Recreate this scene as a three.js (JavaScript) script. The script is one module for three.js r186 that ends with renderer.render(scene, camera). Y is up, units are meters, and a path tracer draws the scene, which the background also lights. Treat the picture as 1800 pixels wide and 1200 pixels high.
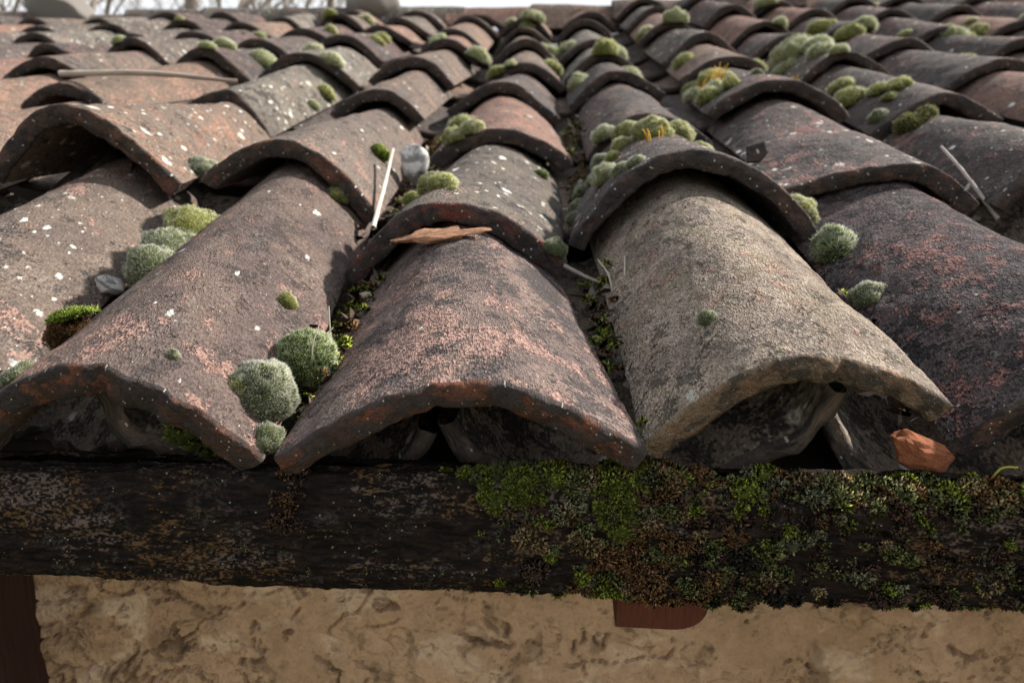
import * as THREE from 'three';
import { mergeGeometries } from 'three/addons/utils/BufferGeometryUtils.js';

// ---------------------------------------------------------------- camera, sky, sun, exposure
const scene = new THREE.Scene();
const camera = new THREE.PerspectiveCamera(53.13, 1024 / 682, 0.02, 600);
camera.position.set(-0.0008, 0.1394, 0.4016);
camera.rotation.order = 'YXZ';
camera.rotation.set(THREE.MathUtils.degToRad(-9), THREE.MathUtils.degToRad(2.72), 0);
camera.focus = 0.47;
camera.userData.fStop = 7;
const renderer = new THREE.WebGLRenderer({ antialias: true });
renderer.toneMapping = THREE.LinearToneMapping;
renderer.toneMappingExposure = 2.15;
renderer.shadowMap.enabled = true;

const SUN = new THREE.Vector3(0.72, 0.64, -0.30).normalize();
{ // pale thin overcast sky, a little brighter near the sun's side and the horizon
  const W = 256, H = 128, d = new Float32Array(W * H * 4), v = new THREE.Vector3();
  for (let j = 0; j < H; j++) for (let i = 0; i < W; i++) {
    const el = ((j + .5) / H - .5) * Math.PI, az = ((i + .5) / W - .5) * 2 * Math.PI;
    v.set(Math.cos(el) * Math.cos(az), Math.sin(el), Math.cos(el) * Math.sin(az));
    const up = Math.max(0, v.y), g = Math.max(0, v.dot(SUN)), o = (j * W + i) * 4;
    const w = 0.60 - 0.19 * Math.pow(up, .7) + 0.20 * Math.pow(g, 6);
    d[o] = w * (0.97 - .10 * up); d[o + 1] = w * (0.99 - .03 * up); d[o + 2] = w * (1.02 + .06 * up); d[o + 3] = 1;
  }
  const t = new THREE.DataTexture(d, W, H, THREE.RGBAFormat, THREE.FloatType);
  t.mapping = THREE.EquirectangularReflectionMapping; t.magFilter = THREE.LinearFilter; t.needsUpdate = true;
  scene.background = t; scene.environment = t;
}
const sun = new THREE.DirectionalLight(new THREE.Color(1.0, 0.94, 0.87), 5);
sun.position.copy(SUN).multiplyScalar(12); sun.castShadow = true; sun.shadow.radius = 4;
sun.shadow.mapSize.set(4096, 4096);
Object.assign(sun.shadow.camera, { left: -5, right: 5, top: 5, bottom: -5, near: .5, far: 40 });
scene.add(sun, sun.target);

// ---------------------------------------------------------------- small tools
const matte = o => new THREE.MeshPhysicalMaterial({ roughness: .95, metalness: 0, specularIntensity: .22, ...o });   // porous clay, wood, earth: hardly any gloss
function rng(seed) { let a = seed >>> 0; return () => { a = (a + 0x6D2B79F5) | 0; let t = Math.imul(a ^ (a >>> 15), 1 | a); t = (t + Math.imul(t ^ (t >>> 7), 61 | t)) ^ t; return ((t ^ (t >>> 14)) >>> 0) / 4294967296; }; }
const lerp = (a, b, t) => a + (b - a) * t, clamp = (x, a = 0, b = 1) => x < a ? a : x > b ? b : x;
const sstep = (a, b, x) => { const t = clamp((x - a) / (b - a)); return t * t * (3 - 2 * t); };
const TAB = new Float32Array(65536); { const r = rng(7); for (let i = 0; i < 65536; i++) TAB[i] = r(); }
const h2 = (x, y) => TAB[(Math.imul(x, 0x1f35) + Math.imul(y, 0x4c93) + Math.imul(x ^ y, 0x6a5)) & 65535];
function n2(x, y) { // value noise 0..1
  const i = Math.floor(x), j = Math.floor(y); let u = x - i, v = y - j; u = u * u * (3 - 2 * u); v = v * v * (3 - 2 * v);
  const a = h2(i, j), b = h2(i + 1, j), c = h2(i, j + 1), d = h2(i + 1, j + 1);
  return a + (b - a) * u + (c - a) * v + (a - b - c + d) * u * v;
}
function fbm(x, y, o = 4) { let s = 0, a = .5, t = 0; for (let k = 0; k < o; k++) { s += a * n2(x + k * 17.3, y - k * 9.1); t += a; a *= .55; x = x * 2.03 + .37 * y * .1; y *= 2.03; } return s / t; }
const h3 = (x, y, z) => TAB[(Math.imul(x, 0x1f35) + Math.imul(y, 0x4c93) + Math.imul(z, 0x7a1d) + Math.imul(x ^ z, 0x3b1)) & 65535];
function n3(x, y, z) {
  const i = Math.floor(x), j = Math.floor(y), k = Math.floor(z); let u = x - i, v = y - j, w = z - k; u = u * u * (3 - 2 * u); v = v * v * (3 - 2 * v); w = w * w * (3 - 2 * w);
  const L = lerp;
  return L(L(L(h3(i, j, k), h3(i + 1, j, k), u), L(h3(i, j + 1, k), h3(i + 1, j + 1, k), u), v), L(L(h3(i, j, k + 1), h3(i + 1, j, k + 1), u), L(h3(i, j + 1, k + 1), h3(i + 1, j + 1, k + 1), u), v), w);
}
const mix3 = (a, b, t) => [lerp(a[0], b[0], t), lerp(a[1], b[1], t), lerp(a[2], b[2], t)];
const PITCH = THREE.MathUtils.degToRad(20), SP = Math.sin(PITCH), CP = Math.cos(PITCH);
const roofPoint = (x, s, n) => new THREE.Vector3(x, s * SP + n * CP, -s * CP + n * SP);   // x along the eave, s up the slope, n off the roof plane
const taken = {};
function numbered(n) { const k = taken[n] = (taken[n] ?? -1) + 1; return k ? `${n}_${String(k).padStart(3, '0')}` : n; }
function shadows(o) { o.traverse(m => { if (m.isMesh) m.castShadow = m.receiveShadow = true; }); return o; }
function mesh(name, geo, mat, parent) { const m = new THREE.Mesh(geo, mat); m.name = parent ? name : numbered(name); m.castShadow = m.receiveShadow = true; (parent || scene).add(m); return m; }
function tag(o, label, category, group, kind) { o.userData.label = label; if (category) o.userData.category = category; if (group) o.userData.group = group; if (kind) o.userData.kind = kind; return o; }
const srgb8 = x => { x = clamp(x); return Math.round(255 * (x <= .0031308 ? x * 12.92 : 1.055 * Math.pow(x, 1 / 2.4) - .055)); };
const SRGB = new Uint8Array(4097); for (let i = 0; i <= 4096; i++) SRGB[i] = srgb8(i / 4096);
const enc = x => SRGB[x <= 0 ? 0 : x >= 1 ? 4096 : (x * 4096) | 0];
function tex(data, W, H, color, wrap) {
  const t = new THREE.DataTexture(data, W, H, THREE.RGBAFormat, THREE.UnsignedByteType);
  t.magFilter = THREE.LinearFilter; t.minFilter = THREE.LinearMipmapLinearFilter; t.generateMipmaps = true;
  t.wrapS = t.wrapT = wrap ? THREE.RepeatWrapping : THREE.ClampToEdgeWrapping;
  if (color) t.colorSpace = THREE.SRGBColorSpace; t.needsUpdate = true; return t;
}

// ---------------------------------------------------------------- clay tile surfaces
// one sheet per kind of weathering: v 0..0.12 is the broken clay of the rim, v 0.13..1 the face, 0.28 m x 0.50 m
function clayMaterial(k, size) {
  const W = size, H = size, col = new Uint8Array(W * H * 4), bmp = new Uint8Array(W * H * 4), r = rng(k.seed * 977 + 5);
  const o = k.seed * 31.7, face0 = .125, fm = k.fm ?? 1;
  const spots = [];
  for (let i = 0; i < k.spots; i++) { const big = r() < .42; spots.push([r() * .28, r() * .5, (big ? .0024 + .0052 * r() * r() : .0008 + .0016 * r()) * (k.spotR || 1), r() * 9, .7 + .7 * r(), r()]); }
  const grid = new Map();
  for (const s of spots) { const R = s[2] * 2.2; for (let gx = Math.floor((s[0] - R) / .01); gx <= Math.floor((s[0] + R) / .01); gx++) for (let gy = Math.floor((s[1] - R) / .01); gy <= Math.floor((s[1] + R) / .01); gy++) { const key = gx * 1000 + gy; if (!grid.has(key)) grid.set(key, []); grid.get(key).push(s); } }
  const white = [.56, .56, .52], px = .28 / W;
  for (let j = 0; j < H; j++) {
    const vv = (j + .5) / H;
    for (let i = 0; i < W; i++) {
      const a = (i + .5) / W * .28, q = (j * W + i) * 4;
      let R, G, B, ht;
      if (vv < face0) {
        const b = vv * .55, x = a * 1000 + o * 3, y = b * 1000;
        const m = fbm(x * .045, y * .07 + 40, 5), d = fbm(x * .06 + 90, y * .09, 5), g = h2(i * 3 + 11, j * 7) , f = fbm(x * .5, y * .5, 3);
        const red = sstep(.53, .62, m) * k.rimRed, blk = sstep(.44, .56, d) * .85;
        let c = mix3(k.rim, k.rimClay, red); c = mix3(c, k.dark, blk * (1 - red * .6));
        const s = (.62 + .76 * f) * (.86 + .28 * g); R = c[0] * s; G = c[1] * s; B = c[2] * s;
        if (h2(Math.floor(i / 3), Math.floor(j / 3) + 777) > .9945) { R = .4; G = .4; B = .36; }
        ht = .35 + .35 * f + .18 * g + .12 * d;
      } else {
        const b = (vv - .13) / .87 * .5, x = a * 1000 + o, y = b * 1000 - o * 2;   // millimetres
        const wx = x + 9 * (n2(x * .05, y * .05) - .5), wy = y + 9 * (n2(x * .05 + 31, y * .05) - .5);
        const zone = fbm(wx * .012 + 3, wy * .009, 3), m = fbm(wx * .085 * fm, wy * .08 * fm + 11, 6), dk = fbm(wx * .07 * fm + 57, wy * .08 * fm, 6);
        const sc = fbm(wx * .16 + 7, wy * .42, 4), f = fbm(x * .55, y * .55 + 5, 3), g = h2(i * 5 + 3, j * 3 + k.seed), g2 = n2(i * .43, j * .43);
        const sp0 = (f - .5) * .34 + (g2 - .5) * .16 + (g - .5) * .07;
        const clay = sstep(k.clayAt, k.clayAt + .075, m + (zone - .5) * .55 + (sc - .5) * .2 + sp0) * (.6 + .4 * sstep(.3, .6, f));
        const dark = sstep(k.darkAt, k.darkAt + .13, dk + (zone - .45) * -.35 + (sc - .5) * k.scaly - sp0 * .8);
        const alg = k.algae ? sstep(.52, .66, fbm(wx * .03 + 200, wy * .03, 4)) * k.algae : 0;
        let c = mix3(k.base, k.base2, sstep(.38, .62, fbm(wx * .02 + 80, wy * .024, 4)));
        c = mix3(c, k.clay, clay * k.clayAmt); c = mix3(c, k.dark, dark * k.darkAmt * (1 - .7 * clay)); c = mix3(c, [.16, .16, .045], alg);
        const gr = k.grain, s = (1 - .5 * gr + gr * f) * (1 - .34 * gr + .68 * gr * g2) * (.84 + .32 * g) * (h2(i + 9, j * 2 + 5) > .965 ? 1.45 : 1);
        R = c[0] * s; G = c[1] * s; B = c[2] * s;
        const pit = sstep(.70, .80, sc) * (.6 + .4 * f);                                // dark pits between flaked scales
        R *= 1 - .45 * pit; G *= 1 - .45 * pit; B *= 1 - .45 * pit;
        ht = .34 + .22 * f + .13 * g2 + .06 * g + .14 * (m - .5) + .10 * clay - .08 * dark - .20 * pit + .22 * (sc - .5);
        const cr = sstep(.60, .70, fbm(wx * .05 + 400, wy * .055, 5)) * sstep(.42, .62, f * .6 + g2 * .4) * (k.crust ?? .14); R = lerp(R, .27, cr); G = lerp(G, .262, cr); B = lerp(B, .235, cr); ht += .06 * cr;
        const cell = grid.get(Math.floor(a / .01) * 1000 + Math.floor(b / .01));
        if (cell) for (const sp of cell) {
          const dx = a - sp[0], dy = (b - sp[1]) / sp[4], dd = Math.hypot(dx, dy), an = Math.atan2(dy, dx);
          const rr = sp[2] * (.62 + .75 * n2(an * 1.6 + sp[3] * 5, sp[3]) + .35 * (n2(a * 1400, b * 1400) - .5));
          const t = 1 - sstep(rr * .5, rr + px, dd); if (t > 0) { const u = clamp(t * 1.15 * (.45 + .55 * sp[5]) * (.4 + 1.0 * sstep(.25, .6, g2 * .6 + f * .4))); const wh = mix3(white, [.36, .35, .27], sp[3] / 9 * .8); R = lerp(R, wh[0], u); G = lerp(G, wh[1], u); B = lerp(B, wh[2], u); ht += .05 * t; }
        }
        if (h2((i >> 1) + 4, (j >> 1) + k.seed * 13) > 1 - .0010 * k.dots) { R = .5; G = .5; B = .46; }
      }
      col[q] = enc(R); col[q + 1] = enc(G); col[q + 2] = enc(B); col[q + 3] = 255;
      bmp[q] = bmp[q + 1] = bmp[q + 2] = clamp(ht) * 255; bmp[q + 3] = 255;
    }
  }
  const m = matte({ map: tex(col, W, H, true), bumpMap: tex(bmp, W, H, false), bumpScale: (k.bump || .0022) * 1.9, roughness: .93, metalness: 0 });
  m.name = 'weathered_clay'; return m;
}
const K0 = { base: [.115, .092, .074], base2: [.088, .072, .062], clay: [.215, .128, .100], dark: [.034, .030, .029], clayAt: .60, clayAmt: .66, darkAt: .56, darkAmt: .8, scaly: .3, spots: 26, dots: 1, grain: .8, algae: 0, rim: [.060, .043, .035], rimClay: [.135, .062, .042], rimRed: .6 };
const kind = (seed, o) => ({ ...K0, seed, ...o });
const NEAR = {   // the tiles that fill the lower half of the view, each weathered its own way
  '0_0': kind(1, { base: [.112, .086, .069], base2: [.092, .071, .060], clay: [.25, .15, .12], darkAt: .66, clayAt: .60, fm: .7, spots: 110, spotR: 1.15, dots: 1.5 }),
  '0_1': kind(2, { base: [.108, .080, .067], base2: [.082, .062, .055], clay: [.255, .148, .118], clayAt: .60, darkAt: .64, darkAmt: .6, rim: [.055, .034, .026], rimClay: [.13, .054, .034], fm: .75, spots: 26, spotR: .8, grain: .9, bump: .0028, rimRed: 1 }),
  '0_2': kind(3, { base: [.140, .103, .088], base2: [.098, .075, .068], clay: [.285, .172, .140], clayAt: .55, clayAmt: .72, dark: [.046, .040, .039], darkAt: .50, darkAmt: .88, scaly: .6, fm: .5, spots: 8, spotR: .6, grain: .9, bump: .00288, rim: [.055, .034, .026], rimClay: [.14, .056, .034], rimRed: .8 }),
  '0_3': kind(4, { base: [.262, .212, .165], base2: [.190, .152, .123], clay: [.28, .175, .132], clayAt: .66, clayAmt: .7, dark: [.062, .054, .046], darkAt: .60, darkAmt: .75, scaly: .2, spots: 12, spotR: .8, dots: 9, grain: 1.35, algae: .10, bump: .006, rim: [.19, .135, .088], rimClay: [.26, .15, .10], rimRed: .5 }),
  '0_4': kind(5, { base: [.080, .060, .058], base2: [.060, .049, .049], clay: [.20, .095, .080], clayAt: .60, clayAmt: .7, dark: [.026, .023, .024], darkAt: .49, darkAmt: .9, scaly: .5, spots: 24, spotR: .7, grain: 1.4, bump: .0045 }),
  '1_0': kind(6, { base: [.135, .098, .075], base2: [.11, .085, .068], clay: [.235, .125, .085], clayAt: .58, darkAt: .62, spots: 170, spotR: 1.35, dots: 3 }),
  '1_1': kind(7, { base: [.118, .094, .078], base2: [.098, .080, .068], clayAt: .64, darkAt: .63, spots: 40, dots: 1 }),
  '1_2': kind(8, { base: [.098, .083, .068], base2: [.080, .068, .058], clayAt: .70, darkAt: .60, spots: 120, spotR: 1.1, dots: 2, rim: [.060, .044, .040], rimClay: [.15, .045, .030], rimRed: .6 }),
  '1_3': kind(9, { base: [.072, .058, .052], base2: [.058, .048, .045], clayAt: .72, darkAt: .58, spots: 120, spotR: .75, dots: 4, rim: [.055, .045, .040], rimRed: .25 }),
  '1_4': kind(10, { base: [.080, .063, .058], base2: [.064, .053, .050], clay: [.22, .11, .095], clayAt: .61, darkAt: .55, spots: 110, spotR: 1.25, dots: 2, rimRed: .4 }),
};
const FARK = [   // the rows further up share these
  kind(21, { spots: 50, dots: 2 }),
  kind(22, { base: [.13, .095, .073], base2: [.105, .080, .064], clay: [.24, .135, .10], clayAt: .59, darkAt: .64, spots: 30 }),
  kind(23, { base: [.10, .082, .069], base2: [.082, .069, .06], clayAt: .72, spots: 130, spotR: 1.3, dots: 4 }),
  kind(24, { base: [.078, .064, .057], base2: [.063, .053, .049], clayAt: .66, spots: 40, dots: 2 }),
  kind(25, { base: [.068, .055, .05], base2: [.055, .046, .043], clay: [.22, .11, .09], clayAt: .61, spots: 70, spotR: 1.1, dots: 3 }),
  kind(26, { base: [.15, .095, .074], base2: [.12, .08, .066], clay: [.25, .13, .10], clayAt: .57, darkAt: .68, spots: 16 }),
  kind(27, { base: [.125, .11, .09], base2: [.10, .088, .074], clayAt: .70, spots: 190, spotR: 1.2, dots: 5, grain: 1 }),
];
const CHANNEL = kind(31, { base: [.19, .15, .115], base2: [.14, .112, .09], clay: [.19, .13, .095], clayAt: .62, dark: [.03, .028, .026], darkAt: .5, spots: 26, rim: [.10, .082, .066], rimClay: [.13, .09, .07], rimRed: .5, grain: 1.1, bump: .0018 });
const matCache = new Map();
const nearMat = key => { if (!matCache.has(key)) matCache.set(key, clayMaterial(NEAR[key], /^0_[1-4]/.test(key) ? 1024 : 640)); return matCache.get(key); };
const channelMat = clayMaterial(CHANNEL, 512);
const farMats = FARK.map(k => clayMaterial({ ...k, rim: [.048, .037, .032], rimClay: [.10, .058, .042], rimRed: .45 }, 512));

// ---------------------------------------------------------------- the shape of a barrel tile
// An end of a tile: [s, left foot x, n, crown x, n, right foot x, n]. A tile runs from its front end up to its back end.
function endAt(e, t, bell) {   // t -1..1 across; outer line of the section
  const left = t < 0, q = Math.abs(t), X = q, C = Math.cos(Math.PI / 2 * q), E = Math.sqrt(Math.max(0, 1 - q * q)), Bl = .5 + .5 * Math.cos(Math.PI * q);
  const Y = bell < 0 ? lerp(C, E, -bell) : lerp(C, Bl, bell);
  return left ? [lerp(e[3], e[1], X), lerp(e[2], e[4], Y)] : [lerp(e[3], e[5], X), lerp(e[6], e[4], Y)];
}
function tileGeometry(T) {
  const { front: F, back: B, th, bell, seed, U, V } = T, flip = T.channel ? -1 : 1, M = T.M || 6, VI = T.VI || Math.max(3, V >> 2);
  const so = seed * 13.7, rough = T.rough ?? 1;
  const sect = (t, l) => {      // outer point and its normal in the section, l 0 front .. 1 back
    const p = (tt) => { const a = endAt(F, tt, bell), b = endAt(B, tt, bell); const k = l * l * .25 + l * .75; return [lerp(a[0], b[0], k), lerp(a[1], b[1], l)]; };
    const c = p(t), a = p(Math.max(-1, t - .03)), b = p(Math.min(1, t + .03)); let dx = b[0] - a[0], dn = b[1] - a[1]; const len = Math.hypot(dx, dn) || 1;
    return [c[0], c[1], -dn / len * flip, dx / len * flip];
  };
  const L = B[0] - F[0], P = [], uvs = [], nrm = [], rowKind = [];
  const rows = [];
  for (let i = 0; i <= V; i++) { const w = i / V; rows.push({ l: 1 - (w * .72 + .28 * (1 - (1 - w) * (1 - w))), off: 0, kind: 0, b: 0 }); }
  for (let i = 1; i <= M; i++) { const ph = Math.PI * i / M; rows.push({ l: 0, off: .5 - .5 * Math.cos(ph) , kind: 1, b: Math.pow(Math.sin(ph), .55) }); }
  for (let i = 1; i <= VI; i++) rows.push({ l: i / VI, off: 1, kind: 2, b: 0 });
  const amp = .0030 * rough, amp2 = .0010 * rough, amp3 = .00045 * rough;
  const pos = [];
  for (const rw of rows) {
    const line = [];
    for (let j = 0; j <= U; j++) {
      const t = -1 + 2 * j / U, [x, n, nx, nn] = sect(t, rw.l);
      const edge = Math.exp(-rw.l * L / .03), thk = th * (1 + .22 * (n2(x * 40 + so, 3.1) - .5) * edge);
      let px = x - nx * rw.off * thk, pn = n - nn * rw.off * thk, ps = F[0] + rw.l * L - rw.b * .0045;
      ps += edge * ((fbm(x * 22 + so, 1.7, 3) - .5) * (T.chip ?? .006) + (n2(x * 120 + so, 7) - .5) * .004) * rough;
      const a = n3(px * 16 + so, pn * 16, ps * 11), b = n3(px * 16, pn * 16 + so, ps * 11 + 40), c = n3(px * 60 + so, pn * 60, ps * 50), d = n3(px * 190, pn * 190 + so, ps * 170);
      const dn = (a - .5) * 2 * amp + (c - .5) * 2 * amp2 + (d - .5) * 2 * amp3;
      px += nx * dn + (b - .5) * amp; pn += nn * dn + (b - .5) * .4 * amp; ps += (rw.kind === 1 ? (d - .5) * .0025 + (c - .5) * .003 : 0) * rough;
      line.push(px, pn, ps);
    }
    pos.push(line);
  }
  const R = rows.length, C = U + 1, N = [];
  const at = (i, j, k) => pos[i][j * 3 + k];
  for (let i = 0; i < R; i++) { const line = []; for (let j = 0; j < C; j++) {
    const i0 = Math.max(0, i - 1), i1 = Math.min(R - 1, i + 1), j0 = Math.max(0, j - 1), j1 = Math.min(C - 1, j + 1);
    const ax = at(i, j1, 0) - at(i, j0, 0), ay = at(i, j1, 1) - at(i, j0, 1), az = -(at(i, j1, 2) - at(i, j0, 2));
    const bx = at(i1, j, 0) - at(i0, j, 0), by = at(i1, j, 1) - at(i0, j, 1), bz = -(at(i1, j, 2) - at(i0, j, 2));
    let x = by * az - bz * ay, y = bz * ax - bx * az, z = bx * ay - by * ax; const l = (Math.hypot(x, y, z) || 1) * flip; line.push(x / l, y / l, z / l); } N.push(line); }
  const index = [], rowStart = [];
  const emit = (i, kindv) => { const st = P.length / 3, rw = rows[i]; for (let j = 0; j < C; j++) {
      P.push(at(i, j, 0), at(i, j, 1), -at(i, j, 2)); nrm.push(N[i][j * 3], N[i][j * 3 + 1], N[i][j * 3 + 2]);
      const u = T.flipU ? 1 - j / U : j / U;
      uvs.push(kindv === 1 ? u : kindv === 2 ? 1 - u : u, kindv === 1 ? .03 + .06 * rw.off : .13 + .868 * clamp(rw.l * L / .5)); } return st; };
  const bands = [[0, V, 0], [V, V + M, 1], [V + M, R - 1, 2]];
  for (const [i0, i1, kv] of bands) { let prev = emit(i0, kv); for (let i = i0 + 1; i <= i1; i++) { const cur = emit(i, kv); for (let j = 0; j < U; j++) { const a = prev + j, b = a + 1, c = cur + j, d = c + 1; if (flip > 0) index.push(a, c, b, b, c, d); else index.push(a, b, c, b, d, c); } prev = cur; } }
  // long edges at the feet and the back end
  for (const j of [0, C - 1]) { const sgn = (j ? 1 : -1) * flip; let prev = -1; for (let k = 0; k <= VI; k++) { const l = k / VI; let io = 0, best = 9; for (let i = 0; i <= V; i++) if (Math.abs(rows[i].l - l) < best) { best = Math.abs(rows[i].l - l); io = i; } const ii = k === 0 ? V + M : V + M + k;
      const st = P.length / 3; for (const i of [k === 0 ? V : io, ii]) { P.push(at(i, j, 0), at(i, j, 1), -at(i, j, 2)); nrm.push(.7 * (j ? 1 : -1), -.7 * flip, 0); uvs.push(.1 + .8 * l, i === ii ? .03 : .09); }
      if (prev >= 0) { if (sgn > 0) index.push(prev, prev + 1, st, st, prev + 1, st + 1); else index.push(prev, st, prev + 1, st, st + 1, prev + 1); } prev = st; } }
  { const s0 = P.length / 3; for (const i of [0, R - 1]) for (let j = 0; j < C; j++) { P.push(at(i, j, 0), at(i, j, 1), -at(i, j, 2)); nrm.push(0, 0, -1); uvs.push(j / U, i ? .03 : .09); }
    for (let j = 0; j < U; j++) { const a = s0 + j, b = a + 1, c = s0 + C + j, d = c + 1; if (flip > 0) index.push(a, b, c, b, d, c); else index.push(a, c, b, b, c, d); } }
  const g = new THREE.BufferGeometry();
  g.setAttribute('position', new THREE.Float32BufferAttribute(P, 3)); g.setAttribute('normal', new THREE.Float32BufferAttribute(nrm, 3)); g.setAttribute('uv', new THREE.Float32BufferAttribute(uvs, 2)); g.setIndex(index);
  return g;
}

// ---------------------------------------------------------------- where the tiles lie
const FRONT = {   // front ends measured on the near rows: row_column
  '0_1': [0, -0.367, 0.013, -0.271, 0.069, -0.175, 0.000],
  '0_2': [-0.005, -0.166, 0.005, -0.040, 0.062, 0.060, 0.015],
  '0_3': [0.01, 0.063, 0.004, 0.151, 0.072, 0.239, 0.040],
  '0_4': [0.03, 0.258, -0.004, 0.365, 0.074, 0.47, 0.004],
  '0_0': [0.01, -0.585, 0.010, -0.478, 0.066, -0.372, 0.008],
  '1_0': [0.42, -0.637, 0.071, -0.524, 0.143, -0.414, 0.055],
  '1_1': [0.42, -0.390, 0.060, -0.293, 0.104, -0.193, 0.013],
  '1_2': [0.29, -0.201, -0.005, -0.101, 0.075, 0.023, 0.008],
  '1_3': [0.345, 0.024, 0.010, 0.137, 0.108, 0.278, 0.023],
  '1_4': [0.42, 0.258, 0.049, 0.388, 0.076, 0.475, 0.029],
  '1_5': [0.42, 0.489, 0.028, 0.575, 0.092, 0.690, 0.030],
  '2_0': [0.84, -0.606, 0.069, -0.528, 0.091, -0.466, 0.016],
  '2_1': [0.85, -0.365, 0.051, -0.278, 0.088, -0.206, 0.040],
  '2_2': [0.68, -0.172, 0.016, -0.066, 0.063, 0.042, 0.007],
  '2_3': [0.72, 0.061, 0.005, 0.150, 0.071, 0.251, 0.025],
  '2_4': [0.84, 0.260, 0.048, 0.370, 0.102, 0.494, 0.042],
  '2_5': [0.82, 0.520, 0.018, 0.625, 0.080, 0.726, 0.042],
  '2_-1': [0.84, -0.892, 0.067, -0.810, 0.109, -0.730, 0.062],
  '3_1': [1.22, -0.388, 0.053, -0.278, 0.098, -0.197, 0.040],
  '3_2': [1.03, -0.192, 0.021, -0.086, 0.072, 0.027, 0.004],
  '3_3': [1.12, 0.044, 0.012, 0.138, 0.081, 0.241, 0.037],
};
const ROWS = 8, C0 = -16, C1 = 18;
const colX = c => ({ '0': -.515, '1': -.282, '2': -.068, '3': .15, '4': .378, '5': .622 }[c] ?? (c < 0 ? -.515 + c * .236 : .622 + (c - 5) * .236)) + (c < 0 || c > 5 ? (h2(c + 50, 3) - .5) * .03 : 0);
const bow = (x, s) => .038 * sstep(.05, .45, s) * sstep(.12, .42, Math.abs(x - .02)) + .03 * (fbm(x * .9 + 4, s * .8, 2) - .5) * sstep(.3, 1, s) + .05 * sstep(1.6, 2.9, s) * sstep(-.35, .15, x);   // the old roof sags
const fronts = {};
for (let c = C0; c <= C1; c++) {
  let s = (h2(c + 9, 21) - .5) * .05;
  for (let r = 0; r <= ROWS; r++) {
    const key = `${r}_${c}`, R = (k) => h2(c * 7 + 101, r * 13 + k);
    if (FRONT[key]) { fronts[key] = FRONT[key]; s = FRONT[key][0] + .37; continue; }
    const x = colX(c) + (R(1) - .5) * .035 + (r && FRONT[`${r - 1}_${c}`] ? 0 : 0), w = .098 + .016 * R(2), base = r ? bow(x, s) + .014 : .004, roll = (R(3) - .5) * .03, h = .056 + .02 * R(4);
    fronts[key] = [s, x - w, base + roll, x + (R(5) - .5) * .03, base + h, x + w, base - roll];
    s += .352 + .045 * (R(6) - .5);
  }
}
const tiles = [];
const th0 = .016;
for (let c = C0; c <= C1; c++) for (let r = 0; r < ROWS; r++) {
  const F = fronts[`${r}_${c}`], Nx = fronts[`${r + 1}_${c}`], R = k => h2(c * 11 + 7, r * 17 + k);
  const cx = Nx[3], k = .78, drop = ({ '0_0': .075, '0_1': .034, '0_2': .030, '0_3': .040, '0_4': .03 })[`${r}_${c}`] ?? .024 + .016 * R(12), low = Math.min(Nx[2], Nx[6]), B = [Nx[0] + .075, lerp(cx, Nx[1], k), Math.min(Nx[2] - .02, Nx[4] - drop - .062), lerp(cx, F[3], .15), Nx[4] - drop, lerp(cx, Nx[5], k), Math.min(Nx[6] - .02, Nx[4] - drop - .062)];
  if (r === 0 && c === 4) { B[1] = .262; B[2] = .012; }
  // seen or near the frame?
  const p = roofPoint(F[3], F[0], .05).sub(camera.position).applyEuler(new THREE.Euler(0, -camera.rotation.y, 0)).applyEuler(new THREE.Euler(-camera.rotation.x, 0, 0));
  const u = Math.abs(p.x / -p.z), margin = .75 + .30 / -p.z;
  if (u > margin) continue;
  const near = r === 0 ? 2 : r === 1 ? (c >= 0 && c <= 4 ? 2 : 1) : r <= 3 ? 1 : 0;
  tiles.push({ r, c, front: F, back: B, th: th0 * (.95 + .25 * R(1)) * (r ? 1.2 : 1.08), bell: ({ '0_1': -.22, '0_2': .12, '0_3': -.28, '0_4': -.2, '0_0': -.2, '1_0': .05, '1_1': -.3, '1_2': -.32, '1_3': -.3, '1_4': -.1, '2_2': -.3, '2_3': -.3, '2_4': -.3 })[`${r}_${c}`] ?? (R(2) - .62) * .5, seed: 3 + r * 41 + c * 7, near,
    U: near === 2 ? 110 : near === 1 ? 44 : 20, V: near === 2 ? 110 : near === 1 ? 36 : 12, M: near === 2 ? 12 : near === 1 ? 7 : 4, VI: near === 2 ? 20 : 5, rough: near === 2 ? 1 : 1.15, flipU: R(9) > .5 });
}
function surf(x, s) {     // height of the tile tops over the roof plane
  let best = -.03, hit = null;
  for (const T of tiles) {
    const F = T.front, B = T.back; if (s < F[0] || s > B[0]) continue;
    const l = (s - F[0]) / (B[0] - F[0]), k = l * l * .25 + l * .75, xl = lerp(F[1], B[1], k), xr = lerp(F[5], B[5], k); if (x < xl || x > xr) continue;
    const xa = lerp(F[3], B[3], k), t = x < xa ? (x - xa) / (xa - xl) : (x - xa) / (xr - xa);
    const n = lerp(endAt(F, t, T.bell)[1], endAt(B, t, T.bell)[1], l); if (n > best) { best = n; hit = T; }
  }
  return [best, hit];
}
const roof = new THREE.Group(); roof.name = numbered('tiled_roof'); roof.rotation.x = PITCH; scene.add(roof);
tag(roof, 'old weathered roof of overlapping curved clay tiles spotted with lichen', 'roof', undefined, 'thing');
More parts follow.
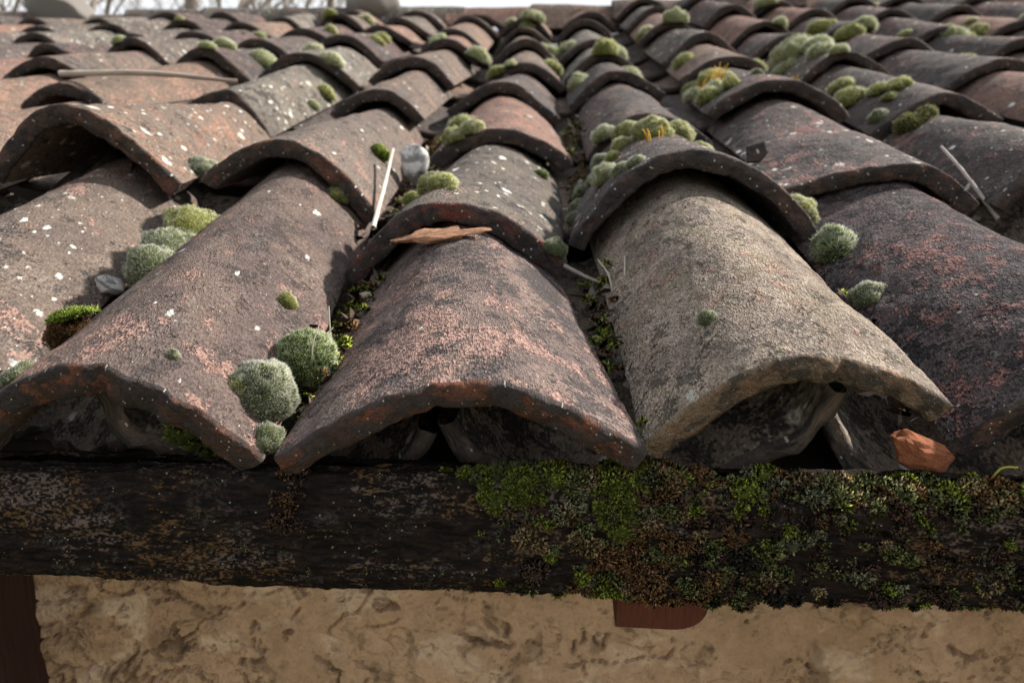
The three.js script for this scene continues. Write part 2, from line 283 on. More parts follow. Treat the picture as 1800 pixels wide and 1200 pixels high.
for (const T of tiles) {
  const key = `${T.r}_${T.c}`, mt = NEAR[key] ? nearMat(key) : farMats[(({ '2_2': 5, '2_3': 3, '2_1': 0, '2_4': 4, '1_5': 4, '2_5': 3, '2_0': 6, '3_1': 0, '3_2': 3, '3_3': 3, '1_-1': 1, '2_-1': 1 })[key]) ?? Math.floor((T.c > 4 ? 2.2 : 0) + h2(T.c + 300, T.r + 5) * (T.c > 4 ? 3.6 : 6.99)) % 7];
  mesh('roof_tile', tileGeometry(T), mt, roof);
}
const CH = {   // the four whose mouths show under the front tiles
  '0': [.10, -.46, -.01, -.392, -.066, -.322, -.050], '1': [.045, -.292, .030, -.182, -.064, -.086, -.010], '2': [.048, -.060, .000, .058, -.064, .176, .032], '3': [.050, .187, .028, .270, -.06, .352, .008] };
// channel tiles, hollow side up, lie in the valleys between the rows of cover tiles
{
  const seen = new Set(tiles.map(t => `${t.r}_${t.c}`)); let made = 0;
  for (let c = C0; c < C1; c++) for (let r = 0; r < ROWS; r++) {
    if (!seen.has(`${r}_${c}`) && !seen.has(`${r}_${c + 1}`)) continue; if (made++ > 297) break;
    const A = fronts[`${r}_${c}`], D = fronts[`${r}_${c + 1}`], A1 = fronts[`${r + 1}_${c}`], D1 = fronts[`${r + 1}_${c + 1}`], R = k => h2(c * 5 + 900, r * 3 + k);
    const x0 = (A[5] + D[1]) / 2, x1 = (A1[5] + D1[1]) / 2, m0 = Math.min(A[6], D[2]), m1 = Math.min(A1[6], D1[2]), s0 = r ? Math.max(A[0], D[0]) + .10 : .050 + .014 * R(1), s1 = (A1[0] + D1[0]) / 2 + .11;
    const w0 = r ? .098 : .097 + .006 * R(2), top = .032 + .012 * R(3), lift = r ? 0 : -.038;
    const F = r === 0 ? [s0, x0 - w0, A[4] - .046 - .014 * R(4), x0, m0 - .062, x0 + w0, D[4] - .040 - .016 * R(6)] : [s0, x0 - w0, Math.min(m0 + top + .012 * (R(4) - .5), A[4] - .026), x0 + .008 * (R(5) - .5), m0 - .021 + lift, x0 + w0, Math.min(m0 + top + .012 * (R(6) - .5), D[4] - .026)];
    const B = [s1, x1 - w0 * .9, Math.min(m1 + top - .01, A1[4] - .045), x1, m1 - (r ? .034 : .05), x1 + w0 * .9, Math.min(m1 + top - .01, D1[4] - .045)];
    const near = r === 0, set = r === 0 && CH[c]; if (set) F.splice(0, 7, ...set);
    const g = tileGeometry({ front: F, back: B, th: .014, bell: r ? -.7 : -.55, seed: 500 + r * 19 + c * 3, U: near ? 60 : 14, V: near ? 40 : 6, M: near ? 8 : 3, VI: near ? 8 : 3, rough: near ? 1.7 : 1.2, chip: near ? .035 : .009 });
    mesh('channel_tile', g, r ? farMats[(r * 3 + c * 5 + 77) % 5] : channelMat, roof);
  }
}

// ridge: cap tiles laid end to end along the crest, the boards under the tiles, and the far slope
const RIDGE = fronts[`${ROWS}_2`][0] + .02;
{
  const wood = matte({ color: new THREE.Color().setRGB(.06, .045, .035), roughness: .95 });
  const deck = new THREE.BoxGeometry(8.4, .02, RIDGE + .05); deck.translate(0, -.085, -(RIDGE + .05) / 2 - .06); mesh('roof_boards', deck, wood, roof);
  const far = new THREE.BoxGeometry(8.4, .05, 4.5); far.rotateX(-2 * PITCH); far.translate(0, -.06 - 2.25 * Math.sin(2 * PITCH), -RIDGE - .08 - 2.25 * Math.cos(2 * PITCH)); mesh('far_slope', far, farMats[0], roof);
  let x = -3.5, k = 0;
  while (x < 3.3) {
    const L = .36, R = q => h2(k * 3 + 60, q), w = .10 + .015 * R(1), n = bow(x, RIDGE) + .0 + .02 * R(2), h = .060 + .025 * R(3);
    const T = { front: [0, -w, n, 0, n + h, w, n], back: [.42, -w * .8, n + .004, 0, n + h * .88, w * .8, n + .004], th: .016, bell: (R(4) - .5) * .4, seed: 800 + k * 3, U: 18, V: 10, M: 4, VI: 3, rough: 1.4 };
    const g = tileGeometry(T); g.rotateY(-Math.PI / 2 + (R(5) - .5) * .12); g.translate(x, 0, -RIDGE - .03 - .02 * R(6));
    mesh('ridge_tile', g, farMats[Math.floor(R(7) * 6.99)], roof); x += L * (.9 + .12 * R(8)); k++;
  }
}

// ---------------------------------------------------------------- eaves beam
const beamArc = (() => { // angle at equal steps of arc round the rounded section
  const N = 4000, hw = .024, hh = .0395, ex = .5, pw = v => Math.sign(v) * Math.pow(Math.abs(v), ex), L = [0]; let px = hw * pw(Math.cos(Math.PI / 2)), py = hh;
  for (let i = 1; i <= N; i++) { const t = Math.PI / 2 - i / N * 2 * Math.PI, x = hw * pw(Math.cos(t)), y = hh * pw(Math.sin(t)); L.push(L[i - 1] + Math.hypot(x - px, y - py)); px = x; py = y; }
  const T = new Float32Array(2001); let k = 0; for (let i = 0; i <= 2000; i++) { const l = i / 2000 * L[N]; while (k < N && L[k + 1] < l) k++; T[i] = Math.PI / 2 - (k + (l - L[k]) / Math.max(1e-9, L[Math.min(N, k + 1)] - L[k])) / N * 2 * Math.PI; }
  return a => { const q = clamp(a) * 2000, i = Math.min(1999, Math.floor(q)); return lerp(T[i], T[i + 1], q - i); };
})();
function beamPoint(x, a) {   // a 0..1 round the section, starting at the top back edge and coming forward, down the face and back underneath
  const hw = .024, hh = .0395, cz = -.013, cy = -.0425, th = beamArc(a), ex = .5;
  const c = Math.cos(th), s = Math.sin(th), pw = v => Math.sign(v) * Math.pow(Math.abs(v), ex);
  let z = cz + hw * pw(c), y = cy + hh * pw(s);
  const f1 = fbm(x * 7 + 2, a * 9, 3) - .5, f2 = fbm(x * 22, a * 70 + 5, 4) - .5, f3 = fbm(x * 90, a * 320, 3) - .5, r = .007 * f1 + .006 * f2 + .0028 * f3;
  z += c * r * 1.2; y += s * r; if (s < -.6) y += -.004 * Math.max(0, fbm(x * 130, 4, 3) - .5);
  y += .0018 * Math.sin(x * 3.1 + 1) - .0075 - .013 * x; if (s < 0) y += .004 * -s;
  return [x, y, z];
}
{
  const U = 760, V = 96, P = [], uv = [], idx = [];
  const xs = []; for (let i = 0; i <= U; i++) { const t = i / U * 2 - 1; xs.push(.46 * t + 3.6 * Math.pow(Math.abs(t), 9) * t); }
  for (let i = 0; i <= U; i++) for (let j = 0; j <= V; j++) { const p = beamPoint(xs[i], j / V * .9999); P.push(...p); uv.push(xs[i] / 1.1 + .5, j / V); }
  for (let i = 0; i < U; i++) for (let j = 0; j < V; j++) { const a = i * (V + 1) + j, b = a + 1, c = a + V + 1, d = c + 1; idx.push(a, b, c, b, d, c); }
  const g = new THREE.BufferGeometry(); g.setAttribute('position', new THREE.Float32BufferAttribute(P, 3)); g.setAttribute('uv', new THREE.Float32BufferAttribute(uv, 2)); g.setIndex(idx); g.computeVertexNormals();
  const W = 2048, H = 512, col = new Uint8Array(W * H * 4), bmp = new Uint8Array(W * H * 4);
  for (let j = 0; j < H; j++) for (let i = 0; i < W; i++) {
    const x = i / W * 1100, y = j / H * 130, q = (j * W + i) * 4;     // mm along and round
    const fib = fbm(x * .12, y * .9, 5), fine = fbm(x * .6 + 9, y * 1.7, 3), pale = fbm(x * .022 + 40, y * .07 + 3, 4), g1 = h2(i, j * 3), warm = fbm(x * .03 + 10, y * .06, 3);
    let c = mix3([.008, .0065, .006], [.018, .012, .0095], sstep(.35, .65, fib));
    const p = sstep(.56, .68, pale + (fib - .5) * .5 + (fine - .5) * .4) * sstep(.42, .6, fine);
    c = mix3(c, mix3([.105, .078, .062], [.095, .056, .027], sstep(.42, .58, warm)), p * .85);
    const gy = sstep(.56, .68, fbm(x * .05 + 300, y * .12, 4)) * sstep(.45, .62, fine) ; c = mix3(c, [.055, .05, .046], gy * .4);
    const s = .7 + .6 * fine * (.8 + .4 * g1); let R = c[0] * s, G = c[1] * s, B = c[2] * s;
    if (h2((i >> 1) + 31, (j >> 1) + 8) > .9978) { R = .2; G = .19; B = .16; }
    col[q] = enc(R); col[q + 1] = enc(G); col[q + 2] = enc(B); col[q + 3] = 255; bmp[q] = bmp[q + 1] = bmp[q + 2] = clamp(.15 + .4 * fib + .35 * fine + .1 * p) * 255; bmp[q + 3] = 255;
  }
  const m = matte({ map: tex(col, W, H, true, true), bumpMap: tex(bmp, W, H, false, true), bumpScale: .004, roughness: .95, specularIntensity: .12 });
  tag(mesh('eaves_beam', g, m), 'dark rotting timber beam running along the eaves under the tiles', 'beam');
}

// ---------------------------------------------------------------- mud wall, post, rafter, ground
const WALLZ = -.27;
{
  const wall = new THREE.Group(); wall.name = numbered('mud_wall'); scene.add(wall); tag(wall, 'cracked ochre mud plaster wall below the eaves', 'wall', undefined, 'thing');
  const relief = (x, y) => {
    const jx = .010 * (fbm(x * 70, y * 70, 2) - .5) + .05 * (fbm(x * 10, y * 10, 3) - .5), jy = .010 * (fbm(x * 70 + 9, y * 70, 2) - .5) + .05 * (fbm(x * 10 + 50, y * 10, 3) - .5), wx = x + jx, wy = y + jy, left = sstep(.12, -.30, x);
    const iso = (f, o, m0, m1) => (1 - sstep(.003, .004 + .015 * n2(x * 30 + o, y * 30), Math.abs(fbm(wx * f + o, wy * f * 1.2, 3) - .5))) * sstep(m0, m1, fbm(x * 17 + o * 3, y * 17, 2));   // short jagged cracks
    const cracks = .024 * iso(12, 8, .50, .60) + .019 * iso(19, 31, .52, .60) + .012 * iso(31, 57, .52, .60) + .016 * left * iso(15, 77, .36, .5);
    const flake = fbm(wx * 30 + 5, wy * 34, 2), step = Math.floor(flake * 9) / 9 + .11 * sstep(.55, 1, (flake * 9) % 1);       // broken layers of plaster
    return -.6 * cracks + .009 * (fbm(x * 9, y * 9, 4) - .5) + (.002 + .009 * left) * (step - .5) + .004 * (fbm(x * 28, y * 28, 3) - .5) + .0022 * (fbm(x * 70, y * 70, 3) - .5);
  };
  const xs = [], ys = [], A = 680, Bn = 220;
  for (let i = 0; i <= A; i++) { const t = i / A * 2 - 1; xs.push(.72 * t + 3.3 * Math.pow(Math.abs(t), 13) * t); }
  for (let j = 0; j <= Bn; j++) { const t = j / Bn; ys.push(-.10 - .38 * t - 2.15 * Math.pow(t, 12)); }
  const P = [], uv = [], idx = [];
  for (const y of ys) for (const x of xs) { P.push(x, y, WALLZ + relief(x, y)); uv.push(x / 1.2, y / 1.2); }
  for (let j = 0; j < Bn; j++) for (let i = 0; i < A; i++) { const a = j * (A + 1) + i, b = a + 1, c = a + A + 1, d = c + 1; idx.push(a, c, b, b, c, d); }
  const g = new THREE.BufferGeometry(); g.setAttribute('position', new THREE.Float32BufferAttribute(P, 3)); g.setAttribute('uv', new THREE.Float32BufferAttribute(uv, 2)); g.setIndex(idx); g.computeVertexNormals();
  const W = 1024, col = new Uint8Array(W * W * 4), bmp = new Uint8Array(W * W * 4);
  for (let j = 0; j < W; j++) for (let i = 0; i < W; i++) {
    const x = i / W * 1200, y = j / W * 1200, q = (j * W + i) * 4, z = fbm(x * .012, y * .012, 4), f = fbm(x * .09, y * .09, 4), pale = sstep(.54, .66, fbm(x * .02 + 70, y * .028, 5)), g1 = n2(i * .5, j * .5);
    let c = mix3([.34, .218, .130], [.41, .270, .168], sstep(.35, .65, z)); c = mix3(c, [.52, .38, .26], pale * .75); c = mix3(c, [.13, .085, .05], sstep(.60, .72, fbm(x * .035 + 20, y * .03, 4)) * .55);
    const s = .74 + .4 * f + .12 * g1; col[q] = enc(c[0] * s); col[q + 1] = enc(c[1] * s); col[q + 2] = enc(c[2] * s); col[q + 3] = 255;
    const wx = x + 14 * (fbm(x * .05, y * .05 + 9, 3) - .5), wy = y + 14 * (fbm(x * .05 + 60, y * .05, 3) - .5), hair = Math.max((1 - sstep(.002, .012, Math.abs(fbm(wx * .022 + 5, wy * .026, 3) - .5))) * sstep(.46, .56, fbm(x * .02 + 300, y * .02, 2)), (1 - sstep(.002, .012, Math.abs(fbm(wx * .045 + 50, wy * .04, 3) - .5))) * sstep(.50, .6, fbm(x * .025 + 500, y * .025, 2)));
    bmp[q] = bmp[q + 1] = bmp[q + 2] = clamp(.45 + .35 * (f - .5) + .22 * (g1 - .5) + .25 * (n2(x * .5, y * .5) - .5) - .55 * hair) * 255; bmp[q + 3] = 255;      // grit and hairline cracks
  }
  const m = matte({ map: tex(col, W, W, true, true), bumpMap: tex(bmp, W, W, false, true), bumpScale: .007, roughness: .97 }); m.name = 'mud';
  mesh('plaster_face', g, m, wall);
  const core = new THREE.BoxGeometry(8.04, 2.6, .25); core.translate(0, -1.36, WALLZ - .165); mesh('wall_core', core, m, wall);
}
function mergeVert(g) { // weld the corners of an unindexed solid so that it shades smoothly
  const p = g.attributes.position, u = g.attributes.uv, map = new Map(), P = [], U = [], idx = [];
  for (let i = 0; i < p.count; i++) { const k = `${Math.round(p.getX(i) * 1e5)},${Math.round(p.getY(i) * 1e5)},${Math.round(p.getZ(i) * 1e5)}`; let n = map.get(k); if (n === undefined) { n = P.length / 3; map.set(k, n); P.push(p.getX(i), p.getY(i), p.getZ(i)); U.push(u ? u.getX(i) : 0, u ? u.getY(i) : 0); } idx.push(n); }
  const o = new THREE.BufferGeometry(); o.setAttribute('position', new THREE.Float32BufferAttribute(P, 3)); o.setAttribute('uv', new THREE.Float32BufferAttribute(U, 2)); o.setIndex(idx); o.computeVertexNormals(); return o;
}
const woodTex = (() => { const W = 512, H = 512, c = new Uint8Array(W * H * 4), b = new Uint8Array(W * H * 4); for (let j = 0; j < H; j++) for (let i = 0; i < W; i++) { const q = (j * W + i) * 4, f = fbm(i * .22, j * .018, 5), g = fbm(i * .5 + 9, j * .06, 3), s = .55 + .6 * f + .3 * g; c[q] = enc(.050 * s); c[q + 1] = enc(.026 * s); c[q + 2] = enc(.021 * s); c[q + 3] = 255; b[q] = b[q + 1] = b[q + 2] = clamp(.2 + .6 * f) * 255; b[q + 3] = 255; } return [tex(c, W, H, true, true), tex(b, W, H, false, true)]; })();
const redWood = matte({ map: woodTex[0], bumpMap: woodTex[1], bumpScale: .0015, roughness: .8 });
{ // rafter end under the beam
  const sh = new THREE.Shape(); sh.moveTo(-.028, .03); sh.lineTo(-.028, -.021); sh.lineTo(.008, -.0225); sh.bezierCurveTo(.020, -.0225, .028, -.016, .029, -.004); sh.lineTo(.029, .03); sh.closePath();
  const g = new THREE.ExtrudeGeometry(sh, { depth: .5, bevelEnabled: true, bevelSize: .0018, bevelThickness: .0018, bevelSegments: 2, curveSegments: 8 });
  const u = g.attributes.uv; for (let i = 0; i < u.count; i++) u.setXY(i, u.getX(i) * 6, u.getY(i) * 6);
  const o = mesh('rafter', g, matte({ map: woodTex[0], bumpMap: woodTex[1], bumpScale: .002, color: new THREE.Color().setRGB(1.8, 1.2, 1.0) })); o.rotation.x = PITCH; o.position.copy(new THREE.Vector3(.079, -.104, -.024)).add(new THREE.Vector3(0, .5 * SP, -.5 * CP));
  tag(o, 'reddish brown rafter end poking out under the mossy beam', 'rafter');
}
{ // corner post
  const g = new THREE.BoxGeometry(.16, 2.5, .13, 8, 120, 8), p = g.attributes.position; for (let i = 0; i < p.count; i++) { const y = p.getY(i); p.setX(i, p.getX(i) + .006 * (fbm(y * 18, 3, 3) - .5) + .003 * (n2(y * 90, 1) - .5)); p.setZ(i, p.getZ(i) + .004 * (fbm(y * 11, 8, 2) - .5)); } g.computeVertexNormals();
  const u = g.attributes.uv; for (let i = 0; i < u.count; i++) u.setXY(i, u.getX(i) * .4, u.getY(i) * 3);
  const o = mesh('timber_post', g, redWood); o.position.set(-.637, -1.36, WALLZ + .03); tag(o, 'dark red timber post standing against the mud wall', 'post');
}
{ // yard
  const g = new THREE.PlaneGeometry(500, 500); g.rotateX(-Math.PI / 2); const W = 512, c = new Uint8Array(W * W * 4);
  for (let j = 0; j < W; j++) for (let i = 0; i < W; i++) { const q = (j * W + i) * 4, f = fbm(i * .03, j * .03, 5), s = .7 + .5 * fbm(i * .3, j * .3, 2), k = mix3([.20, .155, .10], [.10, .12, .05], sstep(.45, .6, f)); c[q] = enc(k[0] * s); c[q + 1] = enc(k[1] * s); c[q + 2] = enc(k[2] * s); c[q + 3] = 255; }
  const t = tex(c, W, W, true, true); t.repeat.set(120, 120);
  const o = mesh('ground', g, matte({ map: t, roughness: 1 })); o.position.y = -2.66; o.userData.kind = 'structure'; o.userData.label = 'bare earth yard with patches of grass below the house';
}

// ---------------------------------------------------------------- moss
const V3 = (x, y, z) => new THREE.Vector3(x, y, z);
class Blades {     // small leaves and hairs collected into one geometry with vertex colours
  constructor() { this.p = []; this.n = []; this.c = []; this.i = []; }
  leaf(o, d, len, w, nor, c0, c1, c2, mid = .55, curl = 0) {
    const side = V3().crossVectors(d, V3(Math.sin(o.x * 9e3), Math.cos(o.y * 9e3), Math.sin(o.z * 7e3 + 1))).normalize().multiplyScalar(w), k = this.p.length / 3;
    const m = o.clone().addScaledVector(d, len * mid), t = o.clone().addScaledVector(d, len).addScaledVector(side, curl);
    for (const [q, s, c] of [[o, -.6, c0], [o, .6, c0], [m, -1, c1], [m, 1, c1], [t, 0, c2]]) { this.p.push(q.x + side.x * s, q.y + side.y * s, q.z + side.z * s); this.n.push(nor.x, nor.y, nor.z); this.c.push(c[0], c[1], c[2]); }
    this.i.push(k, k + 1, k + 2, k + 1, k + 3, k + 2, k + 2, k + 3, k + 4);
  }
  dome(l, U, V, col, wob) {
    const k = this.p.length / 3;
    for (let j = 0; j <= V; j++) for (let i = 0; i <= U; i++) { const q = domeAt(l, i / U * 2 * Math.PI, j / V * l.phi, wob); this.p.push(q[0].x * .97 + l.x * .03, q[0].y * .95, q[0].z * .97 + l.z * .03); this.n.push(q[1].x, q[1].y, q[1].z); const s = .75 + .5 * n3(q[0].x * 700, q[0].y * 700, q[0].z * 700); this.c.push(col[0] * s, col[1] * s, col[2] * s); }
    for (let j = 0; j < V; j++) for (let i = 0; i < U; i++) { const a = k + j * (U + 1) + i, b = a + 1, c = a + U + 1, d = c + 1; this.i.push(a, b, c, b, d, c); }
  }
  tube(pts, r0, r1, c0, c1, seg = 5, sides = 5) {
    const cv = new THREE.CatmullRomCurve3(pts), N = pts.length * seg, fr = cv.computeFrenetFrames(N, false), k = this.p.length / 3;
    for (let j = 0; j <= N; j++) { const q = cv.getPointAt(j / N), r = lerp(r0, r1, j / N), c = mix3(c0, c1, j / N); for (let i = 0; i <= sides; i++) { const a = i / sides * 2 * Math.PI, v = fr.normals[j].clone().multiplyScalar(Math.cos(a)).addScaledVector(fr.binormals[j], Math.sin(a)); const rr = r * (.85 + .3 * h2(j * 3 + i % sides, N)); this.p.push(q.x + v.x * rr, q.y + v.y * rr, q.z + v.z * rr); this.n.push(v.x, v.y, v.z); const s = .8 + .4 * h2(i % sides, j + 5); this.c.push(c[0] * s, c[1] * s, c[2] * s); } }
    for (let j = 0; j < N; j++) for (let i = 0; i < sides; i++) { const a = k + j * (sides + 1) + i, b = a + 1, c = a + sides + 1, d = c + 1; this.i.push(a, b, c, b, d, c); }
  }
  geometry() { const g = new THREE.BufferGeometry(); g.setAttribute('position', new THREE.Float32BufferAttribute(this.p, 3)); g.setAttribute('normal', new THREE.Float32BufferAttribute(this.n, 3)); g.setAttribute('color', new THREE.Float32BufferAttribute(this.c, 3)); g.setIndex(this.i); return g; }
}
function domeAt(l, th, ph, wob) {
  const s = Math.sin(ph), c = Math.cos(ph), x = s * Math.cos(th), z = s * Math.sin(th), k = 1 + wob * (n3(x * 2.1 + l.o, c * 2.1, z * 2.1 + l.o) - .5) + wob * .5 * (n3(x * 6 + l.o, c * 6, z * 6) - .5);
  return [V3(l.x + x * l.rx * k, c * l.h * k, l.z + z * l.rz * k), V3(x / l.rx, c / l.h, z / l.rz).normalize()];
}
const PAL = {   // heart, leaf, leaf 2, hair, share of leaves with a white hair tip
  grey: [[.12, .14, .06], [.26, .29, .13], [.37, .38, .16], [.84, .85, .79], .6],
  yellow: [[.17, .18, .035], [.38, .40, .08], [.54, .50, .12], [.84, .84, .70], .55],
  pale: [[.26, .28, .12], [.45, .48, .20], [.58, .56, .26], [.86, .87, .78], .7],
  green: [[.05, .08, .014], [.19, .26, .05], [.31, .37, .07], [.80, .82, .70], .42],
  vivid: [[.05, .08, .008], [.22, .30, .03], [.33, .40, .05], [.5, .55, .2], .1],
  olive: [[.07, .07, .015], [.20, .20, .04], [.30, .28, .06], [.55, .55, .38], .3],
  brown: [[.03, .014, .006], [.17, .075, .018], [.24, .12, .025], [.30, .2, .06], .1],
};
const mossMat = new THREE.MeshPhysicalMaterial({ vertexColors: true, roughness: .95, transmission: .4, thickness: 0, specularIntensity: .2 }); mossMat.name = 'moss';
const plainMat = matte({ vertexColors: true, roughness: .9 });
function mossGeometry(lobes, pal, count, len, seed) {
  const B = new Blades(), r = rng(seed * 71 + 3), wob = .36, area = lobes.reduce((s, l) => s + (l.rx + l.rz) * (l.h + l.rx), 0);
  for (const l of lobes) { l.o ??= seed * 3.3 + l.x * 50; l.phi ??= 1.8; B.dome(l, 18, 10, PAL[l.pal || pal][0].map(z => z * .6), wob); }
  for (const l of lobes) {
    const P = PAL[l.pal || pal], N = Math.round(count * (l.rx + l.rz) * (l.h + l.rx) / area);
    for (let q = 0; q < N; q++) {
      const c = 1 - r() * (1 - Math.cos(l.phi)), th = r() * 2 * Math.PI, [o, n] = domeAt(l, th, Math.acos(c), wob); o.y *= .97;
      let inside = false; for (const m of lobes) if (m !== l && ((o.x - m.x) / m.rx) ** 2 + (o.y / m.h) ** 2 + ((o.z - m.z) / m.rz) ** 2 < .75) inside = true; if (inside) continue;
      const d = n.clone().add(V3((r() - .5) * 1.3, (r() - .5) * 1.0 + .35, (r() - .5) * 1.3)).normalize(), f = .7 + .6 * r();
      const nor = n.clone().add(V3((r() - .5) * .9, (r() - .5) * .9, (r() - .5) * .9)).normalize(), pt = n3(o.x * 160 + seed, o.y * 160, o.z * 160);
      const leaf = mix3(P[1], P[2], r() * .7 + (pt - .5)), v = .65 + .7 * r(), lf = [leaf[0] * v, leaf[1] * v, leaf[2] * v];
      if (r() < P[4] * (.25 + 1.5 * pt)) { B.leaf(o, d, len * 1.3 * f, len * .045, nor, lf, mix3(lf, P[3], .55), P[3], .45); }
      else B.leaf(o, d, len * .8 * f, len * .15, nor, P[0], lf, mix3(lf, P[3], .18), .5);
    }
  }
  return B.geometry();
}
const lobe = (x, z, r, h, k = 1) => ({ x, z, rx: r, rz: r * k, h });
function standOn(o, x, s, n, tilt = .55) {   // put a thing on the roof at (x, s); tilt it part of the way to the surface
  const q = surf(x, s)[0], e = .006, dx = clamp((surf(x + e, s)[0] - surf(x - e, s)[0]) / (2 * e), -1.3, 1.3), up = V3(-dx, 1, 0).normalize();
  const w = V3(up.x, up.y * CP - 0, up.y * SP).normalize().lerp(V3(0, 1, 0), 1 - tilt).normalize();
  o.position.copy(roofPoint(x, s, n ?? q - .001)); o.quaternion.setFromUnitVectors(V3(0, 1, 0), w); return o;
}
const cushionNames = 'moss_cushion';
function cushion(x, s, r, pal, label, o = {}) {
  const near = s < .75, cnt = o.count ?? (near ? clamp(Math.round(r * r * 3.0e7), 1500, 14000) : clamp(Math.round(r * r * 4e6), 700, 3000));
  const len = o.len ?? (near ? .0021 : .0038) * clamp(r / .018, .55, 1.15), seed = Math.round((x + 3) * 1000 + s * 77);
  const q = rng(seed), hh = r * (o.h ?? .85), lobes = o.lobes || [lobe(0, 0, r * .86, hh, o.k ?? 1)];      // a main dome with smaller ones grown into it
  if (!o.lobes && r > .009) for (let i = 0; i < 3; i++) { const a = q() * 6.283, d = r * (.45 + .3 * q()), w = r * (.30 + .25 * q()); lobes.push(lobe(Math.cos(a) * d, Math.sin(a) * d * (o.k ?? 1), w, hh * (.5 + .3 * q()), 1)); }
  const m = mesh(cushionNames, mossGeometry(lobes, pal, cnt, len, seed), mossMat);
  tag(m, label, 'moss', o.group); standOn(m, x, s, o.n, o.tilt); if (o.turn) m.rotateY(o.turn); return m;
}
// single cushions on the near tiles
cushion(-.179, .100, .0245, 'green', 'round green moss ball with frosted crown, upper of the pair in the valley', { h: 1.0, n: .010, len: .0020, count: 22000, lobes: [{ x: 0, z: 0, rx: .0225, rz: .0225, h: .0245 }] });
cushion(-.191, .047, .0235, 'grey', 'round grey moss ball flecked yellow, lower of the pair in the valley', { h: .95, len: .0019, count: 22000, lobes: [{ x: 0, z: 0, rx: .0215, rz: .0205, h: .0225 }, { x: -.009, z: .008, rx: .012, rz: .012, h: .012, pal: 'yellow' }] });
cushion(-.178, .016, .0118, 'grey', 'small grey moss tuft below the pair of round moss balls', { h: .9 });
cushion(-.345, .262, .02, 'grey', 'long lumpy frosted moss cushion lying along the valley beside a grey pebble', { lobes: [{ x: .003, z: -.050, rx: .026, rz: .042, h: .042, pal: 'yellow' }, { x: -.003, z: .002, rx: .024, rz: .040, h: .037 }, { x: .0, z: .050, rx: .020, rz: .026, h: .030 }], count: 34000, len: .0021, tilt: 1, n: .028 });
cushion(-.423, .489, .025, 'grey', 'frosted oval moss cushion wedged between two raised tiles', { h: .7, k: .8 });
cushion(-.238, .419, .0135, 'yellow', 'small yellow green moss tuft tucked under a tile edge by the fallen stick');
cushion(-.210, .160, .0092, 'yellow', 'tiny moss tuft alone on the reddish front tile', { h: .95 });
cushion(-.233, .029, .0050, 'grey', 'tiny frosted moss dot near the front edge of a tile', { h: 1 });
cushion(-.338, .032, .0105, 'grey', 'narrow grey green moss strip low in the valley beside the brown moss slab', { k: 1.7, h: .7 });
cushion(-.340, .086, .016, 'brown', 'thick moss slab with brown side and bright green top in the valley', { k: .8, h: .95, lobes: [{ x: 0, z: 0, rx: .016, rz: .014, h: .015 }], count: 3600 });
cushion(-.339, .090, .015, 'vivid', 'bright green moss layer on top of the brown moss slab', { n: surf(-.339, .09)[0] + .0115, h: .35, k: .85, len: .003, count: 2600, tilt: .3 });
for (const [x, s, r] of [[-.110, .359, .0205], [-.142, .372, .0108], [-.094, .338, .0072]]) cushion(x, s, r, 'yellow', `${r > .015 ? 'plump' : r > .009 ? 'small' : 'tiny'} yellow frosted moss cushion on the crown of the tile above the clay flake`, { h: .8 });
cushion(.009, .290, .0127, 'grey', 'spiky grey moss tuft at the corner of a tile rim above a twig', { h: .9 });
cushion(-.226, .590, .0145, 'vivid', 'bright green moss ball beside the pale fallen stick', { h: .9 });
for (const [x, s, r] of [[-.172, .79, .030], [-.138, .819, .0234], [-.134, .690, .0218], [-.108, .690, .0200]]) cushion(x, s, r, 'yellow', `${r > .028 ? 'largest' : r > .023 ? 'second largest' : r > .021 ? 'third largest' : 'smallest'} green moss cushion around the reddish tile behind the white stone`, { h: .75 });
cushion(-.007, .604, .0117, 'green', 'small green moss tuft at the foot of the cracked reddish tile');
for (const [x, s, r, p] of [[.063, .683, .0185, 'pale'], [.049, .548, .0141, 'grey'], [.040, .490, .0125, 'grey'], [.034, .440, .0115, 'grey'], [.068, .441, .0190, 'pale'], [.099, .572, .0169, 'yellow'], [.084, .531, .0128, 'yellow'], [.092, .365, .0119, 'grey'], [.080, .385, .0130, 'grey'], [.136, .567, .0275, 'yellow'], [.185, .660, .0253, 'yellow'], [.215, .640, .0187, 'yellow'], [.117, .669, .0234, 'yellow'], [.086, .721, .0206, 'pale'], [.232, .575, .010, 'grey'], [.075, .60, .0165, 'grey'], [.060, .51, .012, 'grey']])
{ const where = x < .075 ? 'beside the valley' : x < .11 ? 'on the flank' : x > .2 ? 'past the crown' : 'on the crown', size = r < .0125 ? 'tiny' : r < .0172 ? 'small' : r < .022 ? 'plump' : 'large', tint = { grey: 'silvery', yellow: 'yellowish', pale: 'pale' }[p];
  cushion(x, s, r, p, `${size} ${tint} moss cushion ${where} of the dark tile with white specks`, { group: `${size} ${tint} moss ${where}`, h: .75 }); }
cushion(.268, .385, .0215, 'yellow', 'oval yellow green moss cushion on the sloping rim of the dark tile', { h: .75 });
cushion(.279, .300, .0185, 'green', 'deep green moss clump in the valley under the sloping tile rim', { h: .9, len: .005 });
cushion(.279, .306, .0165, 'green', 'loose green moss clump half under the tile rim at the valley', { h: 1.05, n: surf(.279, .306)[0] + .002, len: .004 });
cushion(.272, .208, .0165, 'grey', 'frosted moss cushion alone on the black and red tile', { h: .75, k: .85 });
cushion(.109, .086, .0075, 'grey', 'tiny white hairy moss tuft on the pale grey tile', { h: .8 });
